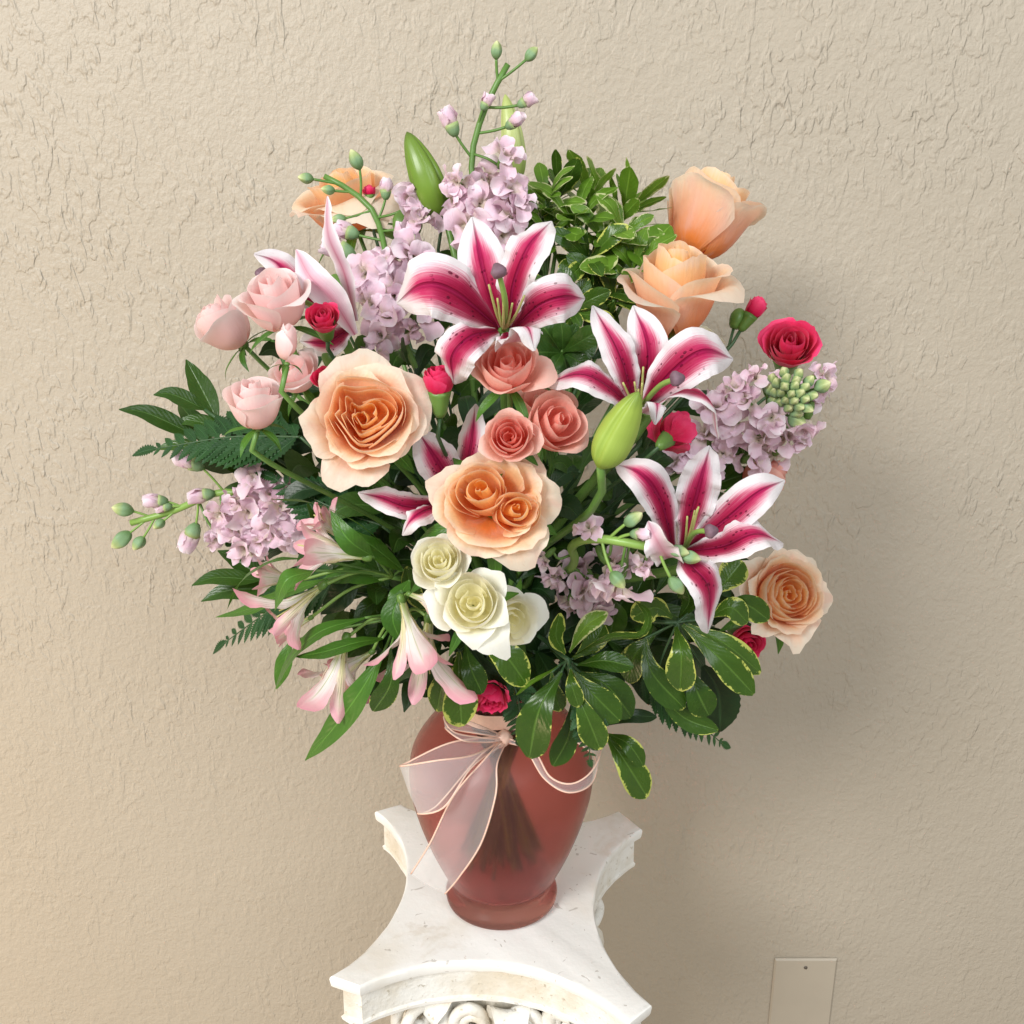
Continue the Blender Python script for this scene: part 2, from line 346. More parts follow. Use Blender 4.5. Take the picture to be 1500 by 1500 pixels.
# ------------------------------------------------------------------ wall, floor, cover plate
def wall_material():
    b = NB('beige_stucco'); o = b.obj()
    patch = b.ramp(b.noise(o, 8., 2, .5), [(.34, .35), (.66, 1.)])
    sep = b.add('ShaderNodeSeparateXYZ'); b.link(o, sep.inputs[0])
    patch = b.math('MULTIPLY', patch, b.ramp(b.math('MULTIPLY', sep.outputs[2], .5), [(.40, .45), (.62, 1.)]))
    g = b.noise(b.mapping(o, (1, 1, .62)), 105., 2, .5, .25); gouge = b.ramp(g, [(.50, 0.), (.62, 1.)])
    g2 = b.noise(b.mapping(o, (1, 1, .36)), 85., 2, .5, .4); gouge2 = b.ramp(g2, [(.56, 0.), (.66, 1.)])
    fine = b.noise(o, 190., 3, .6); low = b.noise(o, 24., 2, .5)
    h = b.math('MULTIPLY', b.math('MULTIPLY', b.math('ADD', gouge, gouge2), patch), .60)
    h = b.math('ADD', h, b.math('MULTIPLY', fine, .85)); h = b.math('ADD', h, b.math('MULTIPLY', low, .9))
    tone = b.noise(o, 2.6, 2, .5)
    c = b.mix(tone, (.42, .362, .282), (.45, .402, .33)); b.set(Base_Color=c, Roughness=.5)
    b.b.inputs['Specular IOR Level'].default_value = .35
    b.bump(h, .90, .0016); return b.m
M['wall'] = wall_material()
def quad(name, c, mat, kind):
    me = mesh(name, c, [(0, 1, 2, 3)], smooth=False, mats=(mat,)); o = bpy.data.objects.new(name, me); COL.objects.link(o); o['kind'] = kind; return o
quad('wall', [(-2.2, WALL_Y, 0), (2.2, WALL_Y, 0), (2.2, WALL_Y, 2.7), (-2.2, WALL_Y, 2.7)], M['wall'], 'structure')
M['floor'] = plain('pale_floor', (.42, .36, .29), .5, .15, 6.)
quad('floor', [(-2.2, -2.6, 0), (2.2, -2.6, 0), (2.2, WALL_Y, 0), (-2.2, WALL_Y, 0)], M['floor'], 'structure')

def rbox(x0, x1, y0, y1, z0, z1, bev):
    """box facing -y with a bevelled front rim"""
    V = []
    for (d, y) in ((0, y1), (0, y0+bev), (bev, y0)):
        V += [(x0+d, y, z0+d), (x1-d, y, z0+d), (x1-d, y, z1-d), (x0+d, y, z1-d)]
    F = []
    for k in (0, 4):
        for i in range(4): F.append((k+i, k+(i+1) % 4, k+4+(i+1) % 4, k+4+i))
    F.append((8, 9, 10, 11)); return V, F
M['plate'] = plain('painted_plate', (.445, .39, .31), .42, .05, 30, .0004)
M['screw'] = plain('screw_head', (.10, .08, .06), .4, .2)
a_ = P(1136, 1407, WALL_Y-.005); b_ = P(1228, 1406, WALL_Y-.005)
pw = b_[0]-a_[0]; pl = thing('wall_plate', 'blank beige painted cover plate fixed to the stucco wall', 'wall plate', (a_[0], WALL_Y, a_[2]-.115))
V, F = rbox(0, pw, -.0035, -.0005, 0, .115, .0018); child('plate', mesh('plate', V, F, smooth=False, mats=(M['plate'],)), pl)
for zz in (.1035, .0115):
    V, F, U = lathe([(.0001, .0012), (.0018, .0009), (.0022, 0)], 14); child('screw', mesh('screw', V, F, U, mats=(M['screw'],)), pl, Matrix.Translation((pw/2, -.0037, zz)) @ Matrix.Rotation(math.pi/2, 4, 'X'))

# ------------------------------------------------------------------ pedestal
def plaster():
    b = NB('white_plaster'); o = b.obj()
    st = b.noise(o, 9., 4, .6); pit = b.noise(o, 260., 3, .6); lw = b.noise(o, 34., 3, .6)
    c = b.mix(b.ramp(st, [(.48, 0.), (.78, 1.)]), (.86, .85, .82), (.74, .69, .60))
    c = b.mix(b.math('MULTIPLY', b.ramp(pit, [(.64, 0.), (.72, 1.)]), b.ramp(lw, [(.5, 0.), (.7, .55)])), c, (.45, .38, .28))
    mk = b.noise(o, 70., 2, .5, 1.5); c = b.mix(b.math('MULTIPLY', b.ramp(mk, [(.675, 0.), (.70, 1.)]), .5), c, (.34, .29, .24)); gr = b.noise(o, 15., 4, .7, 1.2); c = b.mix(b.ramp(gr, [(.56, 0.), (.72, .45)]), c, (.62, .55, .45))
    b.set(Base_Color=c, Roughness=.5); b.bump(b.math('ADD', b.math('MULTIPLY', pit, .35), lw), .4, .0016); return b.m
def plaster_rough():
    b = NB('aged_plaster'); o = b.obj(); n = b.noise(o, 190., 4, .65); st = b.noise(o, 22., 4, .6)
    c = b.mix(b.ramp(st, [(.35, 0.), (.7, 1.)]), (.84, .83, .79), (.66, .60, .49))
    c = b.mix(b.ramp(n, [(.60, 0.), (.70, .6)]), c, (.34, .28, .18))
    b.set(Base_Color=c, Roughness=.6); b.bump(n, .6, .0016); return b.m
M['plaster'] = plaster(); M['aged'] = plaster_rough()
ped = thing('pedestal', 'white plaster column pedestal with concave-sided top and carved capital under the vase', 'pedestal', (0, 0, 0))
cut = [((483, 1430), (527, 1446)), ((923, 1497), (955, 1471)), ((941, 1214), (907, 1187)), ((587, 1177), (549, 1188))]
cp = [[PZ(*q, ZP)[:2] for q in c] for c in cut]     # FL, FR, BR, BL (counter-clockwise)
out = []
for i in range(4):
    a, b2 = cp[i][1], cp[(i+1) % 4][0]
    n_ = np.array([-(b2-a)[1], (b2-a)[0]]); n_ = n_/np.linalg.norm(n_)   # inward
    L = np.linalg.norm(b2-a); sag = .205*L
    if i == 2: sag = .16*L
    Rr = (L*L/4 + sag*sag)/(2*sag); m_ = (a+b2)/2; cen = m_ - n_*(Rr-sag); h0 = math.asin(min(1, L/2/Rr)); ex = (b2-a)/L
    for k in range(29):
        th = -h0 + 2*h0*k/28; out.append(cen + Rr*(ex*math.sin(th) + n_*math.cos(th)))
out = np.array(out); n = len(out)
def inset(o, d):
    e = np.roll(o, -1, 0)-o; e /= np.linalg.norm(e, axis=1)[:, None] + 1e-12; nn = np.stack([-e[:, 1], e[:, 0]], 1)
    m = nn + np.roll(nn, 1, 0); m /= np.maximum((m*m).sum(1), .4)[:, None]/2 + 1e-9
    return o + m*np.broadcast_to(np.asarray(d, float), (len(o),))[:, None]
rings = [(.0034, 0), (.0014, -.0004), (.0003, -.0014), (0, -.0030), (0.0006, -.0090), (.0014, -.0108), (.0050, -.0122), (.0056, -.015), (.0054, -.038), (.0040, -.040), (.0045, -.043), (.012, -.045)]
jit = np.convolve(rng.normal(0, 1, n), np.ones(3)/3, 'same')*.0004
V = []
for q, (d, z) in enumerate(rings):
    o2 = inset(out, d + (0 if q in (0, len(rings)-1) else 1)*jit); V += [(p[0], p[1], ZP+z + (0 if q == 0 else rng.normal(0, .00025))) for p in o2]
F = []
for q in range(len(rings)-1):
    for i in range(n): F.append((q*n+i, (q+1)*n+i, (q+1)*n+(i+1) % n, q*n+(i+1) % n))
kk = (len(rings)-1)*n; F.append(tuple(range(n))); F.append(tuple(range(kk+n-1, kk-1, -1)))
mi = []
for q in range(len(rings)-1): mi += [1 if 6 <= q <= 8 else 0]*n
mi += [0, 1]
ab = mesh('abacus', V, F, smooth=True, mats=(M['plaster'], M['aged']), midx=mi)
ab.set_sharp_from_angle(angle=R_(30)); child('abacus', ab, ped)
prof = [(.0001, ZP-.0452), (.060, ZP-.0452), (.062, ZP-.052), (.060, ZP-.07), (.060, ZP-.11), (.066, ZP-.16), (.0745, ZP-.166), (.0745, ZP-.176), (.068, ZP-.181)]
V, F, U = lathe(prof, 64); child('capital_bell', mesh('capital_bell', V, F, U, mats=(M['aged'],)), ped)
prof = [(.066, ZP-.181)] + [(.066+.010*t, ZP-.181-(ZP-.10-.181)*t) for t in np.linspace(0.02, 1, 12)]
V, F, U = lathe(prof, 120, lambda a, t: 1 - .05*np.abs(np.sin(a*10))); child('shaft', mesh('shaft', V, F, U, mats=(M['plaster'],)), ped)
prof = [(.076, .10), (.092, .092), (.098, .08), (.092, .068), (.088, .062), (.10, .05), (.112, .04), (.112, 0.0), (.0001, 0.0)]
V, F, U = lathe(prof, 64); child('plinth', mesh('plinth', V, F, U, mats=(M['plaster'],)), ped)
for i in range(4):                                   # corner volutes
    c = (cp[i][0]+cp[i][1])/2; dr = c/np.linalg.norm(c); rad = np.linalg.norm(c)
    for sgn in (-1, 1):
        pts = []
        for t in np.linspace(0, 1, 46):
            ang = math.pi*.5 + t*math.pi*3.4; r = .021*(1-t)**.8 + .002
            pts.append((rad-.064 + r*math.cos(ang), sgn*(.0085-.003*t), ZP-.071 + r*math.sin(ang)))
        pre = [(.074, sgn*.030, ZP-.115), (.082, sgn*.024, ZP-.085), (rad-.084, sgn*.014, ZP-.056)]
        pts = np.array(pre+pts); side = np.array([-dr[1], dr[0]])
        W = np.stack([pts[:, 0]*dr[0]+pts[:, 1]*side[0], pts[:, 0]*dr[1]+pts[:, 1]*side[1], pts[:, 2]], 1)
        V, F = tube(W, .0068, n=110, ns=10, r1=.0045); child('volute', mesh('volute', V, F, mats=(M['aged'],)), ped)
for i in range(16):                                  # acanthus leaves round the bell
    a = i*math.pi/8 + .1; hi = i % 2; d = np.array([math.cos(a), math.sin(a), 0])
    z0 = ZP-.165; zt = ZP-.056 - .03*hi
    pts = [d*.069+[0, 0, z0], d*.068+[0, 0, z0+.45*(zt-z0)], d*.070+[0, 0, zt-.006], d*.080+[0, 0, zt+.003], d*.089+[0, 0, zt-.006], d*.086+[0, 0, zt-.017]]
    child('acanthus_leaf', shell_mesh('acanthus_leaf', M['aged'], M['aged'], .005, pts, .044, 'oval', d, nu=11, nv=30, cup=-.35, wave=.07, wf=6, ph=i), ped)
for i in range(4):                                   # rosette in the middle of each side
    a, b2 = cp[i][1], cp[(i+1) % 4][0]; mm = (a+b2)/2; d = np.array([*nrm(mm), 0.]); side = np.array([-d[1], d[0], 0])
    for sgn in (-1, 1):
        pts = []
        for t in np.linspace(0, 1, 36):
            ang = math.pi*.5 + t*math.pi*3.2; r = .014*(1-t)**.8+.0015
            pts.append(d*(.073) + side*sgn*(.021 - r*math.cos(ang)) + np.array([0, 0, ZP-.068 + r*math.sin(ang)]))
        pts = [d*.066+side*sgn*.006+np.array([0, 0, ZP-.12]), d*.068+side*sgn*.009+np.array([0, 0, ZP-.085]), d*.071+side*sgn*.013+np.array([0, 0, ZP-.060])] + pts
        V, F = tube(np.array(pts), .0058, n=90, ns=9, r1=.004); child('scroll', mesh('scroll', V, F, mats=(M['aged'],)), ped)

# ------------------------------------------------------------------ vase
def vase_mat():
    b = NB('frosted_red_glass'); o = b.obj(); n = b.noise(o, 900., 2)
    b.set(Base_Color=(.74, .375, .345), Roughness=.25, IOR=1.15)
    b.b.inputs['Transmission Weight'].default_value = .95; b.b.inputs['Specular IOR Level'].default_value = .35
    b.bump(n, .08, .0003); return b.m
M['vase'] = vase_mat()
vase = thing('vase', 'frosted red-brown glass vase with narrow foot standing on the white pedestal', 'vase', (0, 0, ZP+.0006))
vo = crom([(.0445, .000), (.0475, .003), (.0475, .009), (.0425, .0155), (.0475, .027), (.0600, .056), (.0705, .088), (.0757, .116), (.0730, .143), (.0590, .166), (.0440, .180), (.0400, .190), (.0430, .202), (.0490, .210)], 60)
vi = crom([(.0470, .2105), (.0405, .202), (.0372, .190), (.0412, .181), (.0562, .166), (.0700, .143), (.0727, .116), (.0675, .088), (.0570, .057), (.0440, .030), (.036, .021), (.0001, .019)], 44)
V, F, U = lathe(np.vstack([[(.0001, .0)], vo, vi]), 96); child('glass_body', mesh('glass_body', V, F, U, mats=(M['vase'],)), vase)
prof = [(.0001, .0195), (.035, .0215), (.0435, .031), (.0563, .058), (.0668, .088), (.0718, .113), (.0719, .120), (.0001, .120)]
NECK = np.array([0, 0, ZP+.192])
def stem_path(pts, ax=None):
    """from the bloom down through the neck of the vase to its floor"""
    p0 = np.asarray(pts[-1], float); a = random.uniform(0, 6.28); r = .026*math.sqrt(random.random())
    nk = NECK + np.array([r*math.cos(a), r*math.sin(a), random.uniform(-.006, .004)])
    bt = np.array([-r*1.1*math.cos(a)+random.uniform(-.01, .01), -r*1.1*math.sin(a)+random.uniform(-.01, .01), ZP+.036+random.uniform(0, .02)])
    L = list(pts)
    if ax is not None: p0 = p0 - np.asarray(ax)*.018; L.append(p0)
    mid = p0*.42 + (nk+np.array([0, 0, .05]))*.58; mid[1] = mid[1]*.6 + .008; mid[0] *= .85
    L += [mid, nk, (nk+bt)/2, bt]
    return L
def add_stem(th, pts, ax, r, mat, org):
    child('stem', tube_mesh('stem', stem_path(pts, ax), r, mat, n=30, ns=7, org=org), th)

# ------------------------------------------------------------------ ribbon
def ribbon_mat():
    b = NB('sheer_organza'); uv, x, y = b.uv()
    wv = b.add('ShaderNodeTexWave'); wv.inputs['Scale'].default_value = 60.; wv.inputs['Distortion'].default_value = 1.5; b.link(uv, wv.inputs['Vector'])
    n = b.noise(b.mapping(uv, (3, 8, 1)), 1.5, 3)
    b.set(Base_Color=(.92, .89, .91), Roughness=.35); b.b.inputs['Sheen Weight'].default_value = .6
    b.bump(n, .4, .002)
    tp = b.add('ShaderNodeBsdfTransparent'); mx = b.add('ShaderNodeMixShader')
    lw = b.add('ShaderNodeLayerWeight'); lw.inputs[0].default_value = .35
    b.link(b.math('ADD', b.math('MULTIPLY', wv.outputs[1], .06), b.math('ADD', .11, b.math('MULTIPLY', lw.outputs[1], .36))), mx.inputs[0])
    b.link(tp.outputs[0], mx.inputs[1]); b.link(b.b.outputs[0], mx.inputs[2]); b.link(mx.outputs[0], b.out.inputs[0]); return b.m
M['organza'] = ribbon_mat(); M['wire'] = plain('peach_wire_edge', (.84, .56, .45), .45, .12, 500, .0005)
KN = P(737, 1083, -.046)
rib = thing('ribbon_bow', 'sheer pale organza ribbon bow with peach wired edges tied round the vase neck', 'ribbon', KN)
def rstrip(name, pix, width, hint, twist=0., roll=0., taper=None, wave=.0):
    pts = [P(*q) for q in pix]; nu, nv = 9, 40
    V, F, UV, N = blade(pts, width, 'strip', hint, org=KN, nu=nu, nv=nv, twist=twist, roll=roll, wave=wave, wf=2)
    if taper is not None:
        G = V.reshape(nv, nu, 3); c = G[:, nu//2:nu//2+1, :].copy(); k = np.interp(np.linspace(0, 1, nv), *taper); G[:] = c + (G-c)*k[:, None, None]
    o = child(name, mesh(name, V, F, UV, mats=(M['organza'],)), rib); G = V.reshape(nv, nu, 3)
    for i in (0, nu-1):
        tv, tf = tube(G[:, i, :], .00085, ns=6, smoothpath=False); child('wire_edge', mesh('wire_edge', tv, tf, mats=(M['wire'],)), o)
    return G
tow = -FWD
def rloft(name, e0, e1):                             # ribbon spanned between its two wired edges
    nu, nv = 9, 44
    A, B = crom([P(*q) for q in e0], nv), crom([P(*q) for q in e1], nv); x = np.linspace(0, 1, nu)
    V = A[:, None, :]*(1-x)[None, :, None] + B[:, None, :]*x[None, :, None]
    pu = np.sin(x*math.pi)*.0035; cr = np.sin(np.linspace(0, 9, nv))*.0012
    V = V + (pu[None, :]+cr[:, None]*np.sin(x*9)[None, :])[:, :, None]*tow
    V = V.reshape(-1, 3)-KN; UV = np.stack(np.broadcast_arrays(x[None, :], np.linspace(0, 1, nv)[:, None]), -1).reshape(-1, 2)
    o = child(name, mesh(name, V, gfaces(nu, nv), UV, mats=(M['organza'],)), rib); G = V.reshape(nv, nu, 3)
    for i in (0, nu-1):
        tv, tf = tube(G[:, i, :], 0.00068, ns=6, smoothpath=False); child('wire_edge', mesh('wire_edge', tv, tf, mats=(M['wire'],)), o)
    for j in ([0] if False else []): pass
    return o
rloft('loop', [(733, 1078, -.048), (660, 1088, -.078), (595, 1118, -.088), (589, 1122, -.094), (640, 1114, -.106), (690, 1107, -.092), (732, 1088, -.052)],
      [(735, 1083, -.046), (700, 1110, -.066), (640, 1180, -.078), (612, 1192, -.092), (650, 1183, -.106), (690, 1125, -.092), (734, 1092, -.052)])
rloft('tail', [(733, 1086, -.052), (712, 1110, -.082), (665, 1165, -.096), (630, 1235, -.094), (602, 1280, -.088)],
      [(740, 1090, -.050), (728, 1120, -.086), (726, 1165, -.098), (705, 1235, -.094), (672, 1285, -.084), (652, 1309, -.076)])
rloft('loop', [(735, 1077, -.047), (700, 1062, -.066), (665, 1050, -.07), (650, 1050, -.072), (664, 1072, -.078), (700, 1080, -.064), (733, 1083, -.05)],
      [(736, 1080, -.045), (705, 1075, -.06), (672, 1070, -.064), (652, 1066, -.07), (676, 1084, -.08), (705, 1087, -.064), (734, 1086, -.05)])
rloft('loop', [(742, 1080, -.046), (782, 1100, -.074), (806, 1138, -.090), (838, 1148, -.092), (868, 1128, -.082), (880, 1090, -.066), (850, 1062, -.05)],
      [(741, 1087, -.044), (770, 1098, -.068), (797, 1140, -.082), (832, 1161, -.088), (866, 1148, -.078), (872, 1110, -.06), (835, 1080, -.045)])
Vk, Fk, Uk = lathe([(.0001, -.0075), (.0045, -.006), (.0062, 0), (.0048, .006), (.0001, .0075)], 18, lambda a, t: 1+.12*np.sin(a*5+t*4))
child('knot', mesh('knot', Vk, Fk, Uk, mats=(M['wire'],)), rib, frame((.6, -.1, .9)))
pts = [(.0418*math.cos(t)*1.01, .0418*math.sin(t)*1.01, ZP+.1895) for t in np.linspace(0, 2*math.pi, 50)]
V, F, UV, _ = blade(pts, .010, 'strip', (1, 0, 0), org=KN, nu=3, nv=50)
Vb = np.array([[(.0425+.0008*math.sin(9*t))*math.cos(t), (.0425+.0008*math.sin(9*t))*math.sin(t), ZP+.190+zz] for zz in (-.006, 0, .006) for t in np.linspace(0, 2*math.pi, 49)[:-1]]) - KN
Vb[:48, :2] *= 1.0
child('neck_band', mesh('neck_band', Vb, list(gfaces(48, 3, True)), np.tile([[.5, .5]], (len(Vb), 1)), mats=(M['wire'],)), rib)

# ------------------------------------------------------------------ roses
def rose_petal(R, H, rb, rr_, zr, phi, w, drop=.15, curl=.0, tip=.0, ruff=.0, nu=17, nv=14, center=(0, 0), seed=0):
    r0 = np.random.default_rng(seed)
    rb, rr_, zr = rb*R, rr_*R, zr*H
    zb = zr*max(0., .52-.75*rr_/R); b0 = np.array([.03*R, zb]); b1 = np.array([rb*.95, zb]); b2 = np.array([rb*1.06, zr*.62]); b3 = np.array([rr_, zr])
    u = np.linspace(-1, 1, nu); v = np.linspace(0, 1, nv); U, Vv = np.meshgrid(u, v)
    vm = 1 - drop*np.abs(U)**2.5 - r0.uniform(-.05, .05)*U + tip*np.exp(-((U-r0.uniform(-.15, .15))/.20)**2) - .04*r0.uniform(0, 1)*np.exp(-((U-r0.uniform(-.6, .6))/.08)**2)
    vm = vm + ruff*(.05*np.sin(6*U+r0.uniform(0, 6)) + .03*np.sin(14*U+r0.uniform(0, 6)) + .015*np.sin(31*U+r0.uniform(0, 6)))
    s = Vv*vm; q = 1-s
    rr = b0[0]*q**3 + 3*b1[0]*q*q*s + 3*b2[0]*q*s*s + b3[0]*s**3
    zz = b0[1]*q**3 + 3*b1[1]*q*q*s + 3*b2[1]*q*s*s + b3[1]*s**3
    k = np.clip((s-.58)/.42, 0, 1.25)**2                # rim rolls outward, unevenly
    cu = curl*(.60 + .40*np.abs(U)**1.5 + .35*np.sin(2.3*U+r0.uniform(0, 6)))
    rr = rr + R*.30*cu*k; zz = zz - R*.36*np.maximum(cu, 0)*k**1.7
    ev = np.clip(np.abs(U)-.5, 0, 1)**2*curl*1.3*s**2   # side edges fold back
    rr = rr + R*.20*ev
    rr = rr*(1 + .05*U + .025*ruff*np.sin(9*U+seed)*s)
    rr = rr + R*.035*r0.normal()*np.sin(2.6*U + r0.uniform(0, 6))*s**1.5
    zz = zz + R*ruff*.05*np.sin(10*U+seed*1.7)*s**3 + R*.03*r0.normal()*np.sin(3*U+seed)*s**2
    a = phi + U*w*(.5+.5*np.minimum(1, s*1.7))
    ox, oy = center; jx, jy = r0.normal(0, .018, 2)
    X = rr*np.cos(a) + (ox+jx)*R*np.minimum(1, s*1.4); Y = rr*np.sin(a) + (oy+jy)*R*np.minimum(1, s*1.4)
    return np.stack([X, Y, zz], -1).reshape(-1, 3), gfaces(nu, nv), np.stack([(U+1)/2, Vv], -1).reshape(-1, 2)
def recipe_open(n, r0, t_in=.60, curl=.7, flare=1., zin=.86):
    out = []
    for i in range(n):
        t = (i+.5)/n; ph = i*2.39996 + r0.uniform(-.25, .25)
        if t < t_in:
            k = t/t_in; rr = .06+.56*k**.92
            out.append((t, rr*1.03+.03, rr, zin+(1-zin)*k, ph, r0.uniform(1.05, 1.6) - .25*k, .05+.10*k, .12*k))
        else:
            k = (t-t_in)/(1-t_in); rr = .64+.36*k*flare
            out.append((t, .52+.16*k, rr*r0.uniform(.93, 1.06), .96-.42*k, ph, r0.uniform(.78, 1.05)-.10*k, .30, curl*(.30+.7*k)))
    return out
def recipe_cup(n, r0, curl=.6, flare=1.):
    out = []; nc = max(3, int(n*.38)); nm = max(2, int(n*.28)); no = max(2, n-nc-nm); ph = r0.uniform(0, 6)
    for i in range(nc):
        k = i/max(1, nc-1); ph += 2.39996; rr = .06+.28*k
        out.append((.05+.25*k, rr*1.2+.05, rr, 1.0-.03*k, ph, 1.75-.2*k, .05, .0))
    for i in range(nm):
        k = i/max(1, nm-1); ph += 2.1+r0.uniform(-.2, .2)
        out.append((.4+.2*k, .50+.12*k, (.44+.14*k)*(.55+.45*flare), .98-.05*k, ph, 1.50-.1*k, .20, .15+.15*curl))
    for i in range(no):
        k = i/max(1, no-1); ph += 2.15+r0.uniform(-.25, .25)
        out.append((.7+.3*k, .70+.06*k, (.70+.16*k)*(.5+.5*flare), .93-.12*k, ph, 1.30-.12*k, .30, curl*(.6+.7*k)))
    return out
RS = [0]
def rose(name, label, cat, u, v, Rpx, ax, mat, n=26, H=.95, open_=.8, curl=.6, dd=0., dy=None, centers=None, warp=None, ruff=.25, spin=None, sepals=True, group=None, stem_r=0.0017, tip=.05, inner=.0, calyx=False, cal=1.0, stemmat='stem', tmin=0.0, drop=.22, squash=1.0, back=True):
    RS[0] += 1; sd = RS[0]*101
    dy = dome(u, v)+dd if dy is None else dy
    c = P(u, v, dy); sc = S(u, v, dy); A = axis_w(u, v, ax); R = Rpx*sc; Hh = H*R
    base = c - A*Hh*.55
    th = thing(name, label, cat, base, group)
    Mx = frame(A, (sd*.7) % 6.28 if spin is None else spin)
    if squash != 1.0: Mx = Mx @ Matrix.Diagonal((1, squash, 1, 1))
    r0 = np.random.default_rng(sd); idx = 0; base_t = 0
    def put(row, cen=(0, 0), rs=1.0, tsc=1.0, dphi=0.):
        nonlocal idx; idx += 1
        t, rb, rr, zr, phi, wd, dr, cl = row
        V, F, UV = rose_petal(R*rs, Hh, rb, rr, zr, phi+dphi, wd, drop=dr, curl=cl, tip=tip*t, ruff=ruff*(.25+.75*t), center=cen, seed=sd+idx)
        if warp is not None: V = warp(V, R)
        child('petal', mesh('petal', V, F, UV, mats=(mat,)), th, Mx, (min(1, inner+t*tsc), 0, 0, 1))
    if centers is not None:
        for (cx, cy, rs, m) in centers:
            for row in recipe_cup(m, r0, .25, .9): put(row, (cx/rs, cy/rs), rs, .55)
        for row in recipe_open(n+6, r0, .34, curl): 
            if row[0] > .45: put(row)
    elif open_ >= .5:
        for row in recipe_open(n, r0, curl=curl, flare=.6+.5*open_): put(row, tsc=1.1)
    else:
        for row in recipe_cup(n, r0, curl, flare=min(1.15, open_*2.6)): put(row)
    V, F, U = lathe([(.0001, -.16*R), (.10*R, -.15*R), (.17*R, -.06*R), (.16*R, .06*R), (.03*R, .12*R)], 16)
    child('hip', mesh('hip', V, F, U, mats=(M['calyx'],)), th, frame(A))
    if calyx:
        V, F, U = lathe([(.0001, -1.15*R), (.22*R, -1.1*R), (.36*R, -.85*R), (.44*R, -.4*R), (.54*R, .05*R), (.60*R, .32*R), (.5*R, .25*R)], 20, lambda a, t: 1+.10*t**3*np.cos(5*a))
        child('calyx', mesh('calyx', V*cal, F, U, mats=(M['calyx'],)), th, frame(A))
    elif sepals:
        z = np.array(frame(A))[:3, :3]
        for k in range(5):
            a = k*2*math.pi/5 + sd; d = z @ np.array([math.cos(a), math.sin(a), 0]); lg = R*random.uniform(.8, 1.15)
            pts = [d*.1*R - A*.04*R, d*.45*R*1.1 - A*.10*R, d*.45*R+d*lg*.5 - A*(.25*R+.1*lg*random.random()), d*.45*R+d*lg*.75 - A*(.55*R)]
            child('sepal', blade_mesh('sepal', M['leaf_a'], pts, R*.28, 'lance', A, nu=5, nv=10, fold=.25), th)
    st = base - A*(1.1*R*cal if calyx else .14*R)
    add_stem(th, [st], A if ax[2] > -.2 else None, stem_r, M[stemmat], base)
    return th
def heart_warp(V, R):                                   # folded centre of the quartered bloom
    V = V.copy(); r = np.hypot(V[:, 0], V[:, 1])/R; a = np.arctan2(V[:, 1], V[:, 0])
    k = np.exp(-((r-.36)/.24)**2)*np.exp(-((np.abs(a-math.pi/2))/.42)**2)
    V[:, 1] -= .15*R*k; V[:, 2] -= .06*R*k
    V[:, 0] += .11*R*np.sin(2.2*a+.9)*np.exp(-((r-.45)/.3)**2); return V

GP = 'peach garden roses in the bouquet'
rose('rose', 'large open peach rose with a folded heart-shaped centre, beside pale pink roses', 'rose', 535, 612, 92, (-.06, .22, 1), M['peach'], n=30, H=.84, open_=.85, curl=.8, warp=heart_warp, ruff=.45, spin=0.0, group=GP, dd=-.02)
rose('rose', 'large peach rose with two swirled centres, above the cream roses', 'rose', 725, 738, 94, (.0, .18, 1), M['peach'], n=19, H=.92, open_=.8, curl=.8, centers=[(-.24, .22, .53, 9), (.35, -.16, .45, 9)], ruff=.5, spin=0.0, group=GP, dd=-.035, squash=.86)
rose('rose', 'half-open peach rose with pale folded outer petals, in front of the highest right rose', 'rose', 990, 420, 78, (.05, .84, .52), M['peach'], n=13, H=1.75, open_=.41, curl=1.5, ruff=.08, group=GP, dy=-.02, tip=.05, spin=5.1)
rose('rose', 'upright peach rose in profile against the wall, topmost on the right', 'rose', 1040, 310, 72, (.34, .9, .12), M['peach'], n=13, H=1.75, open_=.45, curl=1.2, ruff=.4, group=GP, dy=.075, spin=1.2)
rose('rose', 'open ruffled peach rose low on the right beside the hanging lily petal', 'rose', 1150, 872, 70, (.42, .12, .9), M['peach'], n=32, H=.95, open_=.7, curl=.65, ruff=.8, group=GP, dy=-.03)
rose('rose', 'faded peach rose behind the stock spike at the upper left', 'rose', 506, 290, 76, (-.30, .80, .45), M['peach'], n=12, H=1.15, open_=.49, curl=1.5, ruff=.5, group=GP, dy=.085, spin=.6)
GB = 'pale pink spray roses'
rose('spray_rose', 'outermost pale pink spray rose, leaning towards the bare wall', 'rose', 326, 474, 46, (-.62, .62, .42), M['blush'], n=11, H=1.65, open_=.46, curl=.9, ruff=.12, group=GB, dy=-.005, tip=.08)
rose('spray_rose', 'largest pale pink spray rose, touching the back-turned lily', 'rose', 404, 438, 56, (-.25, .70, .58), M['blush'], n=12, H=1.5, open_=.44, curl=.9, ruff=.14, group=GB, dd=-.01, tip=.06)
rose('spray_rose', 'pale pink spray rose cupped upright above the dark fern', 'rose', 373, 588, 46, (-.08, .80, .5), M['blush'], n=12, H=1.65, open_=.41, curl=.75, ruff=.12, group=GB, dd=-.03, tip=.05)
rose('spray_rose', 'narrow closed pale pink rosebud between two open blush roses', 'rosebud', 421, 501, 25, (.02, 1, .2), M['blush'], n=7, H=2.3, open_=.10, curl=.15, ruff=.05, group=GB, dd=-.03, tip=.10)
GC = 'coral spray roses'
rose('spray_rose', 'coral rose with spreading pale outer petals right under the topmost lily', 'rose', 745, 540, 60, (-.02, .62, .8), M['coral'], n=18, H=1.0, open_=.8, curl=.8, ruff=.15, group=GC, dd=-.012)
rose('spray_rose', 'coral spray rose opening flat, touching the two-centred peach rose', 'rose', 747, 641, 46, (-.06, .22, 1), M['coral'], n=19, H=1.15, open_=.6, curl=.55, ruff=.2, group=GC, dd=-.03)
